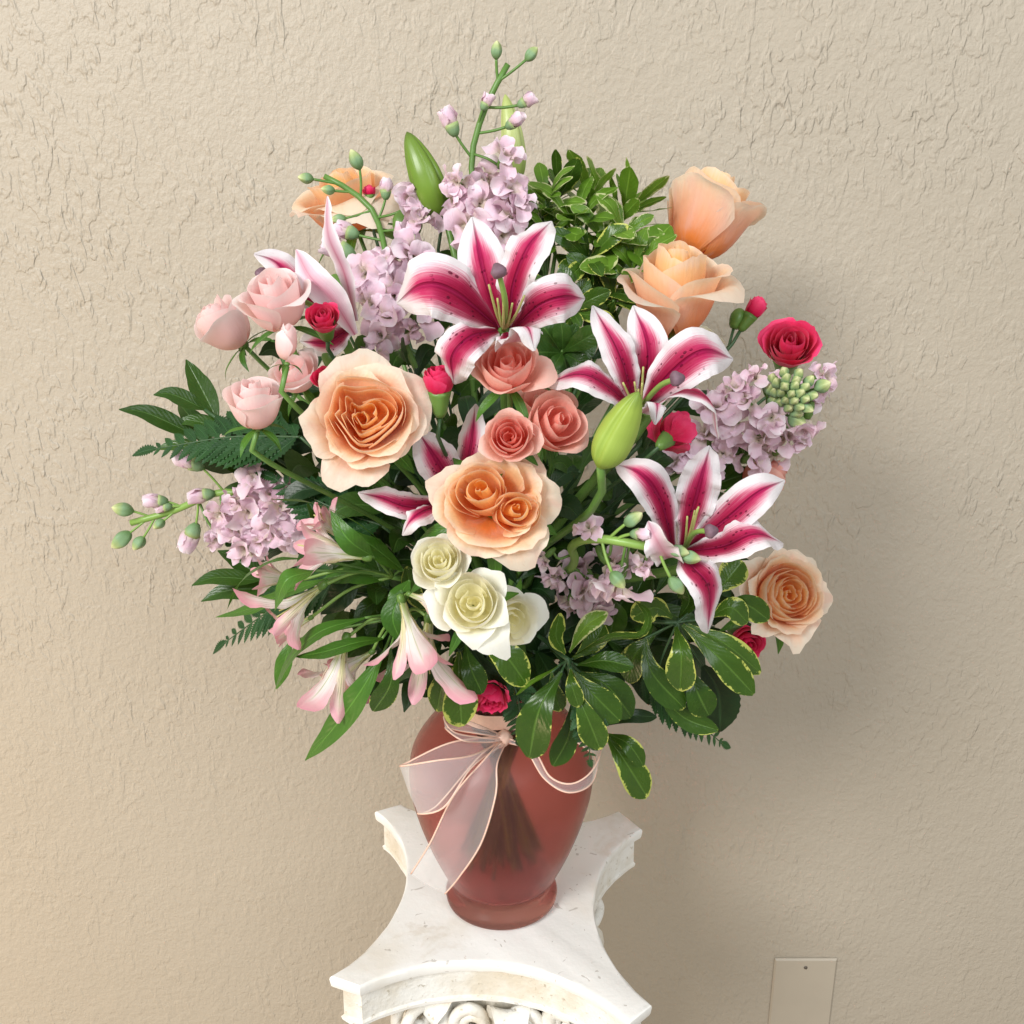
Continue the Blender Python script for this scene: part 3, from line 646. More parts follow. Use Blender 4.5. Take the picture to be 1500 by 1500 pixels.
rose('spray_rose', 'cupped coral spray rose beside the fat green lily bud', 'rose', 813, 622, 50, (.40, .36, .85), M['coral'], n=12, H=1.35, open_=.42, curl=.5, ruff=.25, group=GC, dd=-.016)
rose('spray_rose', 'closed coral rosebud below the right lavender stock', 'rosebud', 1122, 694, 40, (.72, .42, .35), M['coral'], n=9, H=1.6, open_=.26, curl=.25, ruff=.1, group=GC, dy=-.005)
rose('spray_rose', 'shaded coral rose tucked behind the cupped coral one', 'rose', 800, 596, 52, (.1, .7, .5), M['coral'], n=9, H=1.0, open_=.44, curl=.6, ruff=.2, group=GC, dd=.022)
GW = 'cream roses above the vase'
rose('spray_rose', 'small many-petalled cream rose under the two-centred peach rose', 'rose', 643, 824, 50, (-.10, .30, .95), M['cream'], n=20, H=1.1, open_=.55, curl=.4, ruff=.3, group=GW, dd=-.048)
rose('spray_rose', 'largest cream rose with broad pointed outer petals', 'rose', 692, 884, 62, (-.06, .22, 1), M['cream'], n=18, H=.95, open_=.8, curl=.95, ruff=.05, group=GW, dd=-.064, tip=.14)
rose('spray_rose', 'cream rose half hidden below the largest cream one', 'rose', 747, 908, 52, (.28, -.22, .9), M['cream'], n=15, H=1.0, open_=.75, curl=.7, ruff=.08, group=GW, dd=-.035, tip=.08)
rose('spray_rose', 'cream rose just peeking out under the half-open peach rose', 'rose', 1032, 500, 32, (.35, .6, .5), M['cream'], n=10, H=1.1, open_=.45, curl=.5, ruff=.1, group=GW, dy=.02)
rose('spray_rose', 'pale rose in the shade behind the narrow pink rosebud', 'rose', 432, 548, 40, (-.3, .5, .6), M['blush'], n=10, H=1.2, open_=.45, curl=.4, ruff=.2, group=GB, dd=.02)
GK = 'hot pink mini carnations'
def carn(label, u, v, r, ax, n=18, open_=.35, **k):
    return rose('carnation', label, 'carnation', u, v, r, ax, M['hotpink'], n=n, H=k.pop('H', 1.35), open_=open_, curl=k.pop('curl', .35), ruff=k.pop('ruff', .9), group=GK, calyx=True, stem_r=.0013, stemmat='stem_d', tip=.0, **k)
carn('hot pink mini carnation beside the largest pale pink rose', 473, 467, 28, (-.12, .5, .8), n=15, open_=.40, dd=-.012)
carn('tiny hot pink carnation tucked against the large peach rose', 474, 553, 20, (-.25, .3, .9), n=11, open_=.36, dd=-.012)
carn('rounded hot pink carnation bud with its green calyx between the peach rose and top lily', 643, 556, 30, (-.03, .90, .42), n=13, open_=.30, H=1.5, dd=-.0, ruff=.6)
carn('open hot pink carnation standing over the right lavender stock', 1156, 507, 42, (.08, .45, .85), n=16, open_=.46, dy=-.01, curl=.6, ruff=.6)
carn('hot pink carnation bud still half closed in its calyx, near the bare right wall', 1108, 450, 19, (.55, .8, .1), n=9, open_=.25, H=1.9, dy=.01, ruff=.6)
carn('hot pink carnation hanging over the vase shoulder', 719, 1020, 33, (.0, -.75, .6), n=18, open_=.7, dy=-.095, curl=.6)
carn('hot pink carnation below the ruffled low peach rose', 1094, 940, 28, (.35, -.35, .7), n=12, open_=.45, dy=-.01)
carn('tiny hot pink carnation bud in front of the faded peach rose', 541, 279, 13, (-.1, .9, .3), n=8, open_=.25, dy=.05)
carn('hot pink carnation turned away behind the middle lily', 986, 634, 40, (.30, .30, -.6), n=14, open_=.7, dd=.016, curl=.7, cal=.55)
carn('hot pink carnation sliver behind the tall upper lily bud', 650, 303, 16, (.1, .9, .3), n=8, open_=.35, dy=.045)
GBUD = 'closed green carnation buds'
for (u, v, d, r, ax, lab) in [(1080, 467, .012, 12, (.35, .9, .1), 'small closed green carnation bud beside the half-open carnation bud'), (493, 420, -.03, 14, (-.2, .95, .2), 'closed green carnation bud in front of the back-turned lily'),
                              (590, 330, .03, 15, (-.35, .9, .1), 'closed green carnation bud left of the tall lily bud'), (482, 525, -.07, 11, (-.2, .9, .3), 'small green bud above the tiny carnation')]:
    p = P(u, v, d); A = axis_w(u, v, ax); rr = r*S(u, v, d); th = thing('carnation_bud', lab, 'flower bud', p, GBUD)
    V, F, U = lathe(np.array([(.0001, -1.3), (.45, -1.25), (.72, -.9), (.92, -.2), (.95, .3), (.72, .9), (.35, 1.25), (.0001, 1.35)])*rr, 20, lambda a, t: 1+.07*np.cos(5*a)*t)
    child('bud', mesh('bud', V, F, U, mats=(M['calyx'],)), th, frame(A)); add_stem(th, [p-A*1.2*rr], A, .0011, M['stem_d'], p)

# ------------------------------------------------------------------ lilies
def lily(label, cen, dd, tepals, style=None, fil=True, dy=None, base_uv=None):
    u0, v0 = cen; d0 = dome(u0, v0)+dd if dy is None else dy
    c = P(u0, v0, d0); sc = S(u0, v0, d0)
    th = thing('lily', label, 'lily', c, 'stargazer lilies')
    tv = axis_w(u0, v0, (0, .15, 1)); bc = c - tv*.012 if base_uv is None else P(*base_uv)
    for k, tp in enumerate(tepals):
        pts = [P(a, b, d0+z) for (a, b, z) in tp['p']]
        kw = dict(fold=tp.get('fold', .12), cup=tp.get('cup', -.10), wave=tp.get('wave', .05)*1.35, wf=tp.get('wf', 3.2), roll=tp.get('roll', 0.), twist=tp.get('twist', 0.), ph=k*1.7)
        hint = axis_w(*tp['p'][1][:2], tp.get('n', (0, 0, 1)))
        me = shell_mesh('tepal', M['lily_f'], M['lily_b'], .0009, pts, tp['w']*sc, 'lily', hint, org=c, nu=15, nv=34, **kw)
        child('tepal', me, th)
    if fil:
        for k in range(5):
            e = c + RT*random.uniform(-.010, .012) + UP*random.uniform(.006, .022) + tv*random.uniform(.012, .022)
            child('filament', tube_mesh('filament', [bc, (bc+e)/2 - UP*.003, e], .0011, M['filament'], n=10, ns=6, r1=.0006, org=c), th)
    if style:
        e = P(style[0], style[1], d0+style[2]); m = P((style[0]+u0)/2+style[3], (style[1]+v0)/2+style[4], d0+style[2]*.5-.002)
        o = child('style', tube_mesh('style', [bc, m, e], .0018, M['stem_l'], n=14, ns=8, r1=.0015, org=c), th)
        V, F, U = lathe([(.0001, -.0035), (.0034, -.002), (.0042, .0012), (.003, .0034), (.0001, .0036)], 15, lambda a, t: 1+.16*np.cos(3*a))
        child('stigma', mesh('stigma', V, F, U, mats=(M['stigma'],)), o, Matrix.Translation(e-c) @ frame(e-m))
    add_stem(th, [bc, bc - tv*.02 - UP*.01], None, .0035, M['stem'], c)
    return th
T_ = lambda p, w_, **k: dict(p=p, w=w_*1.0, **k)
lily('fully open pink and white lily, topmost in the bouquet', (738, 478), -.012, [
    T_([(735, 478, .012), (712, 410, .004), (692, 318, .022)], 72, n=(0, -.3, 1), wave=.02),
    T_([(748, 480, .010), (752, 420, -.002), (775, 362, -.006), (808, 325, .018)], 64, n=(-.55, 0, 1), wave=.05),
    T_([(730, 480, .012), (665, 428, -.008), (620, 418, -.012), (582, 444, .012)], 92, n=(.1, .25, 1), cup=-.25, wave=.03),
    T_([(728, 485, .006), (690, 494, -.016), (664, 522, -.020), (666, 562, .004)], 66, n=(-.2, .3, 1), cup=-.25),
    T_([(752, 482, .008), (790, 448, -.010), (825, 436, -.010), (856, 438, .014)], 70, n=(0, .1, 1), cup=-.22, wave=.03),
    T_([(740, 488, .004), (752, 500, -.022), (772, 480, -.040), (783, 514, -.044)], 58, n=(-.1, .9, .4), cup=-.3, wave=.08)],
    style=(730, 398, -.030, 6, 4))
lily('pink and white lily behind the fat green bud, below the half-open peach rose', (938, 592), -.020, [
    T_([(930, 600, .010), (908, 520, .0), (868, 448, .012)], 58, n=(.6, .1, 1), wave=.03),
    T_([(942, 590, .016), (950, 510, .012), (928, 448, .026)], 60, n=(0, -.2, 1), wave=.02),
    T_([(942, 595, .008), (985, 545, -.006), (1030, 515, -.010), (1073, 526, .010)], 78, n=(-.1, .2, 1), cup=-.15, wave=.03),
    T_([(945, 604, .006), (1000, 574, -.014), (1040, 590, -.018), (1052, 642, -.004)], 48, n=(.3, .7, .6), cup=-.2, wave=.03),
    T_([(930, 602, .008), (890, 566, -.010), (850, 548, -.014), (799, 564, .004)], 56, n=(0, .55, .9), cup=-.2, wave=.03),
    T_([(938, 604, .004), (950, 600, -.020), (962, 592, -.032), (960, 622, -.036)], 36, n=(.1, .9, .4), cup=-.3, wave=.1)],
    style=(991, 555, -.034, 2, -8))
lily('pink and white lily with one petal hanging down, beside the low ruffled peach rose', (1003, 798), -.028, [
    T_([(985, 800, .010), (968, 735, .0), (940, 695, -.006), (902, 680, .014)], 60, n=(.45, .2, 1), wave=.02),
    T_([(1000, 798, .014), (1018, 735, .006), (1030, 690, .006), (1040, 654, .018)], 62, n=(0, -.1, 1), wave=.10, wf=4.0),
    T_([(1010, 800, .010), (1062, 762, .0), (1110, 722, -.004), (1149, 704, .010)], 60, n=(-.2, -.3, 1), wave=.02),
    T_([(1005, 808, .006), (1060, 800, -.010), (1105, 782, -.014), (1146, 796, .002)], 66, n=(0, .5, 1), cup=-.1, wave=.04),
    T_([(1000, 815, .004), (1016, 832, -.018), (1038, 862, -.020), (1036, 927, -.006)], 66, n=(.1, .3, 1), cup=-.18, wave=.02),
    T_([(992, 812, .002), (978, 815, -.020), (962, 790, -.030), (950, 764, -.020)], 46, n=(-.3, .6, .8), cup=-.4, wave=.08)],
    style=(1041, 778, -.034, -4, -8))
lily('dark pink lily mostly hidden behind the two large peach roses', (662, 722), .012, [
    T_([(672, 725, .006), (650, 690, .0), (612, 632, .012)], 64, n=(.2, 0, 1)),
    T_([(676, 715, .012), (690, 655, .010), (697, 592, .020)], 50, n=(-.7, 0, 1), wave=.02),
    T_([(655, 735, .004), (600, 742, -.012), (560, 730, -.016), (525, 722, -.010)], 48, n=(0, .4, 1), wave=.03),
    T_([(655, 742, .002), (625, 748, -.020), (603, 762, -.030), (590, 784, -.026)], 40, n=(.1, .8, .5), cup=-.35, wave=.05),
    T_([(680, 725, .010), (720, 700, .004), (770, 690, .014)], 50)], style=(652, 712, -.012, -6, 4), fil=False)
lily('lily seen from behind with pink-striped petals, next to the largest pale pink rose', (505, 468), .035, [
    T_([(520, 490, .0), (488, 440, -.012), (455, 405, -.012), (434, 366, .0)], 48, n=(.2, .1, -1), wave=.02),
    T_([(522, 470, .010), (505, 400, .008), (482, 345, .008), (480, 288, .02)], 40, n=(.75, 0, -.65), wave=.03),
    T_([(500, 470, .018), (440, 420, .012), (405, 385, .008), (372, 372, .004)], 50, n=(0, .3, 1), wave=.03),
    T_([(515, 480, .0), (480, 500, .01), (440, 500, .02)], 48)], style=(384, 402, .012, -10, 0), fil=False)
def lbud(label, base, tip, rpx, dy0, dy1, mat, stem_pts):
    a, b = P(*base, dy0), P(*tip, dy1); L = np.linalg.norm(b-a); r = rpx*S(*base, dy0)
    th = thing('lily_bud', label, 'lily bud', a, 'lily buds')
    ks = np.array([(0, .16), (.03, .42), (.10, .74), (.22, .96), (.36, 1.), (.55, .92), (.72, .74), (.86, .50), (.95, .28), (1, .06)])
    t = np.linspace(0, 1, 30); rr = np.convolve(np.pad(np.interp(t, ks[:, 0], ks[:, 1]), 1, mode='edge'), [.25, .5, .25], 'valid'); rr[-1] = .03
    def ribf(aa, tt): return 1 - .20*np.exp(-((((aa+.5) % (2*math.pi/3))-math.pi/3)/.13)**2)*np.minimum(1, 5*tt) + .035*np.cos(3*(aa+.5)-math.pi)
    V, F, U = lathe(np.stack([rr*r, t*L], 1), 60, ribf)
    V[:, 0] += .05*L*np.sin(V[:, 2]/L*math.pi)
    child('bud', mesh('bud', V, F, U, mats=(mat,)), th, frame(b-a, .4))
    add_stem(th, [a + (b-a)*.01] + [P(*q) for q in stem_pts], None, .0025, M['stem'], a)
lbud('fat pale green lily bud in front of the middle lily', (879, 684), (936, 574), 29, dome(897, 632)-.055, dome(897, 632)-.065, M['lbud'], [(868, 745, dome(868, 745)-.02)])
lbud('tall dark green lily bud rising left of the highest stock spike', (646, 322), (596, 193), 25, .03, .03, M['lbud_d'], [(668, 380, .02)])
lbud('slim pale lily bud behind the highest stock spike', (757, 268), (740, 138), 17, .07, .07, M['lbud_p'], [(758, 330, .05)])

# ------------------------------------------------------------------ stock
FLO = []
def make_floret(seed, np_):
    r0 = np.random.default_rng(seed); out = []
    for k in range(np_):
        lay = k/np_; a = k*2.39996 + r0.uniform(-.4, .4); d = np.array([math.cos(a), math.sin(a), 0]); L = r0.uniform(.80, 1.15)*(1-.30*lay)
        el = -.05 + 1.15*lay + r0.uniform(-.3, .3)       # outer ring flat, inner ring upright
        e = d*math.cos(el) + np.array([0, 0, math.sin(el)]); dn = -d*math.sin(el) + np.array([0, 0, math.cos(el)]); sd_ = np.cross(e, dn)
        pts = [np.zeros(3), e*.35*L + dn*.12, e*.72*L + dn*.14*r0.uniform(.0, 1.8) + sd_*r0.uniform(-.08, .08), e*L*1.0 - dn*.30*r0.uniform(-.5, 1.2) + sd_*r0.uniform(-.15, .15)]
        V, F, UV, _ = blade(pts, r0.uniform(.60, .98)*(1-.12*lay), 'claw', dn, nu=11, nv=13, wave=r0.uniform(.09, .22), wf=r0.uniform(1.0, 2.4), ph=r0.uniform(0, 6), cup=r0.uniform(-.4, .55), fold=r0.uniform(-.1, .35), twist=r0.uniform(-.6, .6))
        out.append((mesh('petal', V, F, UV, mats=(M['stock'],)), r0.uniform(.3, 1)))
    return out
for s_ in range(12): FLO.append(make_floret(200+s_, 8+s_ % 3))
V, F, U = lathe([(.0001, -.75), (.10, -.72), (.17, -.5), (.20, -.2), (.15, .02), (.0001, .06)], 12); CALYX = mesh('floret', V, F, U, mats=(M['calyx'],))
def egg(ns=14, rib=.06):
    t = np.linspace(0, 1, 13); r = .36*np.sin(np.pi*np.clip(t, 0, 1)**.85)**.75 + .02
    r[-1] = .01; r[0] = .04
    return lathe(np.stack([r, t*1.25-.25], 1), ns, lambda a, q: 1+rib*np.cos(4*a+q*1.2))
V, F, U = egg(16, .15); BUDG = mesh('bud', V, F, U, mats=(M['bud_g'],)); V, F, U = egg(16, .13); BUDL = mesh('bud', V, F, U, mats=(M['bud_l'],))
OPENB = []
for s_ in range(5):
    r0 = np.random.default_rng(700+s_); row = []
    for k in range(7):
        a = k*2.39996 + r0.uniform(-.3, .3); d = np.array([math.cos(a), math.sin(a), 0]); zt = np.array([0, 0, 1.]); L = r0.uniform(.85, 1.1); rr = .40-.035*k
        pts = [d*.10 - zt*.1, d*rr + zt*.22*L, d*(rr*1.08) + zt*.60*L, d*(rr*r0.uniform(.5, 1.35)) + zt*1.0*L]
        V, F, UV, _ = blade(pts, r0.uniform(.62, .85), 'claw', d, nu=9, nv=11, cup=-.55, wave=r0.uniform(.05, .13), wf=1.6, ph=r0.uniform(0, 6), twist=r0.uniform(-.3, .3))
        row.append((mesh('petal', V, F, UV, mats=(M['stock'],)), r0.uniform(.5, 1)))
    OPENB.append(row)
V, F, U = lathe([(.0001, -.32), (.14, -.30), (.27, -.12), (.34, .10), (.37, .26), (.30, .22)], 14, lambda a, t: 1+.10*np.cos(4*a)*t**2); BCAL = mesh('bud', V, F, U, mats=(M['bud_g'],))
def stock(label, stem, flo, buds, facing, r=.0026, smat='stem', bulge=.0, cont=None):
    """stem: (u,v,dy) from tip downward"""
    sp = [P(*q) for q in stem]; org = sp[-1]
    th = thing('stock_spike', label, 'stock flower', org, 'lavender stock spikes')
    full = stem_path(sp + ([P(*q) for q in cont] if cont else []))
    child('stem', tube_mesh('stem', full, r*.8, M[smat], n=44, ns=8, r1=r*1.1, org=org), th)
    C = crom(sp, 60)
    for i, f in enumerate(flo):
        u, v, rp = f[:3]; k = np.argmin([(np.linalg.norm(np.array(proj(q)) - (u, v))) for q in C]); near = C[k]
        dyn = near[1] + (f[3] if len(f) > 3 else -.012); p = P(u, v, dyn); sc = S(u, v, dyn)
        out = p-near; d = nrm(nrm(out + 1e-6)*.55 + axis_w(u, v, facing)*.7 + rng.normal(0, .34, 3))
        Mx = Matrix.Translation(p-org) @ frame(d, random.uniform(0, 6.28)) @ Matrix.Scale(rp*sc*1.3*random.uniform(.70, 1.20), 4)
        o = child('floret', CALYX, th, Mx)
        for me, tt in random.choice(FLO): child('petal', me, o, None, (tt, 0, 0, 1))
        child('pedicel', tube_mesh('pedicel', [near, (near+p)/2 - UP*.002, p - d*rp*sc*.6], .0010, M['stem'], n=7, ns=5, org=org), th)
    for (u, v, rp, lil) in buds:
        dists = [np.linalg.norm(np.array(proj(q)) - (u, v)) for q in C]; k = int(np.argmin(dists)); k2 = min(59, k+5); near = C[k2]
        dyn = C[k][1] - .004; p = P(u, v, dyn); sc = S(u, v, dyn)
        d = nrm(nrm(p-near)*.8 + nrm(C[0]-C[8])*.35 + rng.normal(0, .12, 3))
        Mb = Matrix.Translation(p-org) @ frame(d, random.uniform(0, 6)) @ Matrix.Scale(rp*sc*(2.0 if lil else 2.1), 4)
        ob = child('bud', BCAL if lil else BUDG, th, Mb)
        if lil:
            for me, tt in random.choice(OPENB): child('petal', me, ob, None, (tt, 0, 0, 1))
        child('pedicel', tube_mesh('pedicel', [near, near*.4+p*.6 - d*.003, p - d*rp*sc*.35], .0010, M[smat], n=8, ns=6, org=org), th)
    return th
def proj(q):
    d = np.asarray(q)-CAM; D = d @ FWD; return 750+FPX*(d @ RT)/D, 750-FPX*(d @ UP)/D
stock('lavender stock spike reaching highest, with bare bud-tipped stem against the wall', [(744, 94, .02), (712, 155, .02), (691, 232, .02), (700, 320, .015), (715, 420, .005)],
    [(738, 232, 35), (672, 268, 34), (745, 280, 32), (702, 298, 32), (757, 302, 25), (690, 332, 28), (733, 345, 32), (664, 292, 22), (715, 262, 24, .01), (715, 330, 30, .01), (742, 320, 26)],
    [(727, 82, 10, 0), (773, 85, 10, 0), (709, 156, 10, 1), (764, 152, 11, 1), (747, 183, 12, 1), (664, 190, 16, 1)], (0, .35, 1))
stock('lavender stock spike bending left at the upper left, in front of the faded peach rose', [(475, 258, .045), (515, 280, .045), (548, 312, .04), (565, 370, .02), (575, 440, .005), (592, 500, -.01)],
    [(540, 402, 26), (566, 386, 26), (600, 372, 26), (545, 448, 30), (578, 430, 30), (610, 462, 28), (560, 492, 28), (600, 485, 20), (532, 425, 22), (600, 300, 26), (614, 325, 22), (588, 395, 24, .0), (575, 465, 28), (630, 440, 24), (555, 520, 20)],
    [(455, 262, 9, 0), (525, 243, 12, 0), (487, 279, 8, 0), (503, 320, 9, 0), (565, 285, 12, 1), (517, 342, 15, 1), (508, 370, 20, 1), (585, 352, 12, 1)], (-.1, .1, 1))
stock('lavender stock spike pointing out sideways to the left against the wall', [(192, 766, .01), (255, 748, .01), (318, 722, .005), (370, 728, .0), (430, 765, -.01), (480, 790, -.015)],
    [(378, 705, 30), (403, 772, 32), (345, 775, 26), (432, 778, 32), (366, 748, 28), (452, 758, 28), (412, 742, 28), (385, 790, 24), (430, 720, 22), (350, 735, 20), (326, 752, 20), (316, 786, 20), (395, 722, 24), (362, 800, 22)],
    [(190, 748, 12, 0), (186, 784, 14, 0), (208, 790, 10, 0), (238, 764, 8, 0), (238, 734, 13, 1), (289, 681, 17, 1), (306, 724, 14, 1), (284, 776, 17, 1), (246, 742, 10, 1), (330, 770, 15, 1)], (-.2, .1, 1), r=.0032, smat='stem_l')
stock('lavender stock spike seen end-on with a cluster of green tip buds, below the open carnation', [(1157, 578, -.055), (1140, 590, -.035), (1100, 620, -.02), (1050, 655, -.01), (1000, 690, -.005)],
    [(1075, 573, 22, -.005), (1108, 556, 26, .0), (1095, 592, 24), (1202, 552, 20, .015), (1075, 622, 28), (1112, 642, 30), (1150, 640, 30, .005), (1182, 612, 28, .01), (1035, 640, 30), (1060, 665, 32), (1100, 672, 28), (1012, 665, 30), (1030, 690, 26), (988, 682, 26), (1172, 648, 22, .01), (1130, 612, 28), (1050, 602, 26), (1140, 560, 24, .02), (1190, 580, 24, .015), (1005, 640, 22, .01), (1135, 665, 22, .005)],
    [(1155+r_*math.cos(a_), 577+r_*math.sin(a_)*.95, s_, 0) for (r_, a_, s_) in [(3, 0, 8)] + [(12, k*1.05, 9) for k in range(6)] + [(21, k*.7+.3, 9) for k in range(9)] + [(30, k*.63+.1, 9) for k in range(10)]] + [(1198, 568, 12, 0), (1160, 612, 13, 0)], (.15, .2, 1))
stock('lavender stock spike with pale green stem leaning over the vase below the hanging-petal lily', [(990, 810, -.150), (930, 797, -.150), (870, 789, -.138), (838, 800, -.118), (838, 830, -.075)],
    [(800, 815, 22, .0), (862, 774, 22, .0), (815, 842, 26, .01), (850, 865, 34, .005), (880, 855, 30, .01), (905, 850, 34, .02), (915, 830, 28, .03), (835, 880, 28, .02), (870, 886, 26, .02), (945, 828, 20, .015), (890, 824, 28, .02), (835, 830, 26, .02), (860, 835, 26, .02)],
    [(920, 765, 13, 0), (985, 806, 12, 0), (1002, 814, 12, 0), (985, 850, 13, 0), (899, 842, 12, 0), (930, 782, 12, 1)], (0, .0, 1), r=.0034, smat='stem_l')

# ------------------------------------------------------------------ leaves placed one by one
def leaf(th, org, pix, wpx, prof, mat, n=(0, 0, 1), fold=.18, wave=.02, twist=0., cup=-.05, roll=0., nv=18, nu=9, jag=0., wf=2.):
    pts = [P(*q) for q in pix]; sc = S(*pix[len(pix)//2])
    hint = axis_w(*pix[0][:2], n)
    return child('leaf', blade_mesh('leaf', mat, pts, wpx*sc, prof, hint, org=org, nu=nu, nv=nv, fold=fold, wave=wave, twist=twist, cup=cup, roll=roll, ph=random.uniform(0, 6), jag=jag, wf=wf), th)
def sprig(name, label, cat, hub, leaves, mat, prof='obov', stem='stem_d', group=None, r=.0016, extra=None, **kw):
    org = P(*hub); th = thing(name, label, cat, org, group)
    add_stem(th, [org] + ([P(*q) for q in extra] if extra else []), None, r, M[stem], org)
    for lf in leaves:
        pix, wp = lf[0], lf[1]; k = dict(n=(random.uniform(-.35, .35), random.uniform(.1, .8), 1)); k.update(kw)
        if len(lf) > 2: k.update(lf[2])
        p0 = pix[0]
        leaf(th, org, pix, wp, k.pop('prof', prof), M[k.pop('mat', mat)], **k)
        hp = P(*p0)
        if np.linalg.norm(hp-org) > .006:
            child('twig', tube_mesh('twig', [org, (org+hp)/2 + np.array([0, .006, -.003]), hp], .0009, M[stem], n=6, ns=5, org=org), th)
    return th
GPIT = 'variegated foliage sprigs'
def L3(a, b, c, d0, d1, d2): return [(*a, d0), (*b, d1), (*c, d2)]
z = -.105
sprig('foliage_sprig', 'variegated leafy sprig spilling over the front of the vase below the cream roses', 'foliage', (832, 966, z), [
    (L3((828, 958), (814, 932), (820, 898), z, z-.006, z-.004), 38), (L3((834, 956), (858, 918), (890, 897), z, z, z+.004), 28, dict(mat='leaf_vy')),
    ([(838, 962, z), (895, 934, z-.012), (940, 930, z-.014), (950, 902, z-.006), (930, 880, z+.01)], 26, dict(n=(0, 1, .5), prof='lance')),
    (L3((846, 974), (885, 968), (928, 977), z, z-.012, z-.012), 32), (L3((836, 980), (838, 1005), (848, 1036), z-.004, z-.016, z-.014), 26),
    (L3((842, 985), (872, 1020), (908, 1056), z-.002, z-.008, z-.006), 46), (L3((842, 1008), (860, 1050), (879, 1098), z-.006, z-.014, z-.010), 44),
    (L3((822, 985), (790, 1040), (775, 1110), z-.004, z-.018, z-.012), 60, dict(n=(-.2, .2, 1))), ([(818, 975, z), (796, 990, z-.012), (775, 1003, z-.016), (756, 1018, z-.01)], 20, dict(n=(-.4, 1, .3), mat='leaf_vy')),
    (L3((808, 985), (812, 1015), (821, 1042), z, z-.004, z-.002), 30), (L3((838, 1030), (832, 1080), (810, 1122), z+.004, z, z), 36),
    (L3((840, 965), (870, 940), (885, 915), z+.01, z+.01, z+.015), 34), (L3((850, 985), (890, 1005), (925, 1050), z+.01, z+.006, z+.01), 50)],
    'leaf_v', group=GPIT)
z2 = -.075
sprig('foliage_sprig', 'variegated leafy sprig drooping right of the vase below the hanging lily petal', 'foliage', (992, 912, z2), [
    (L3((990, 918), (998, 960), (996, 1012), z2-.01, z2-.03, z2-.02), 48), (L3((945, 935), (955, 985), (1002, 1038), z2, z2-.012, z2-.012), 44),
    (L3((1000, 915), (1055, 965), (1104, 1017), z2, z2-.014, z2-.01), 44), (L3((1008, 915), (1065, 945), (1114, 986), z2+.004, z2, z2+.004), 40),
    (L3((1008, 975), (1022, 1015), (1038, 1048), z2-.006, z2-.016, z2-.012), 46), (L3((1030, 975), (1052, 1015), (1055, 1072), z2+.012, z2+.012, z2+.014), 62, dict(mat='leaf_d', prof='oval', jag=.03, nv=26)),
    (L3((955, 1005), (1000, 1050), (1052, 1070), z2+.004, z2, z2), 32), (L3((1040, 905), (1070, 890), (1095, 912), z2, z2-.01, z2-.008), 38),
    (L3((1058, 900), (1090, 885), (1126, 908), z2+.004, z2-.004, z2), 38), (L3((1045, 870), (1065, 850), (1088, 822), z2+.01, z2+.01, z2+.016), 44),
    (L3((985, 905), (960, 890), (925, 905), z2, z2-.006, z2), 40), (L3((995, 905), (1010, 880), (1000, 850), z2+.012, z2+.01, z2+.016), 40), (L3((960, 930), (930, 960), (920, 1000), z2+.01, z2+.008, z2+.01), 44)],
    'leaf_v', group=GPIT)
sprig('foliage_sprig', 'pair of variegated leaves hanging lowest, right of the vase shoulder', 'foliage', (884, 1070, -.07), [
    (L3((886, 1074), (915, 1115), (948, 1168), -.072, -.086, -.08), 48), (L3((888, 1074), (920, 1090), (943, 1122), -.074, -.092, -.09), 28), (L3((882, 1064), (920, 1050), (962, 1050), -.07, -.08, -.075), 22, dict(mat='leaf_d'))],
    'leaf_v', group=GPIT)
z3 = -.10
sprig('foliage_sprig', 'broad green leaves fanned under the cream roses over the vase shoulder', 'foliage', (690, 940, z3+.01), [
    (L3((698, 936), (735, 955), (772, 1004), z3, z3-.02, z3-.018), 50), (L3((682, 945), (690, 980), (706, 1016), z3, z3-.016, z3-.014), 38), (L3((672, 955), (672, 1005), (676, 1064), z3, z3-.010, z3-.004), 56),
    (L3((662, 962), (648, 1000), (640, 1042), z3+.006, z3-.002, z3+.002), 38), (L3((705, 940), (745, 940), (770, 960), z3+.01, z3+.004, z3+.008), 36), (L3((690, 945), (715, 990), (735, 1020), z3+.01, z3+.006, z3+.008), 40, dict(mat='leaf_d')),
    (L3((640, 900), (605, 870), (595, 830), z3+.02, z3+.012, z3+.014), 36)], 'leaf_v', group=GPIT)
def whorl(label, hub, R, n, ax, mat, dy, wr=.42, seed=1, droop=.08, group=GPIT, extra=None):
    r0 = np.random.default_rng(seed); c = P(*hub, dy); sc = S(*hub, dy); A = axis_w(*hub, ax); fr = np.array(frame(A))[:3, :3]
    th = thing('foliage_sprig', label, 'foliage', c, group)
    for k in range(n):
        a = k*2.39996 + r0.uniform(-.2, .2); up = .30 + .85*(k/n); L = R*1.38*sc*r0.uniform(.62, 1.42)*(1-.35*k/n)
        d = fr @ np.array([math.cos(a), math.sin(a), 0]); off = -A*(.010*(1-k/n)*R/45)
        pts = [off, off + d*L*.5 + A*L*(up*.62), off + d*L + A*L*(up*.9 - droop)]
        child('leaf', blade_mesh('leaf', M[mat], pts, L*wr*r0.uniform(.85, 1.2), 'obov', A - d*.4, nu=9, nv=16, fold=.2, wave=.03, ph=r0.uniform(0, 6), cup=-.1, roll=r0.uniform(-.4, .4)), th)
    add_stem(th, [c - A*.002] + ([P(*q) for q in extra] if extra else []), A, .0016, M['stem'], c)
whorl('bright whorl of variegated leaves behind the topmost lily, centre of the upper foliage', (843, 325), 56, 12, (0, .8, .55), 'leaf_vy', .03, seed=3)
whorl('bright variegated leaf whorl beside the half-open peach rose', (928, 392), 50, 12, (.1, .6, .8), 'leaf_vy', .015, seed=4)
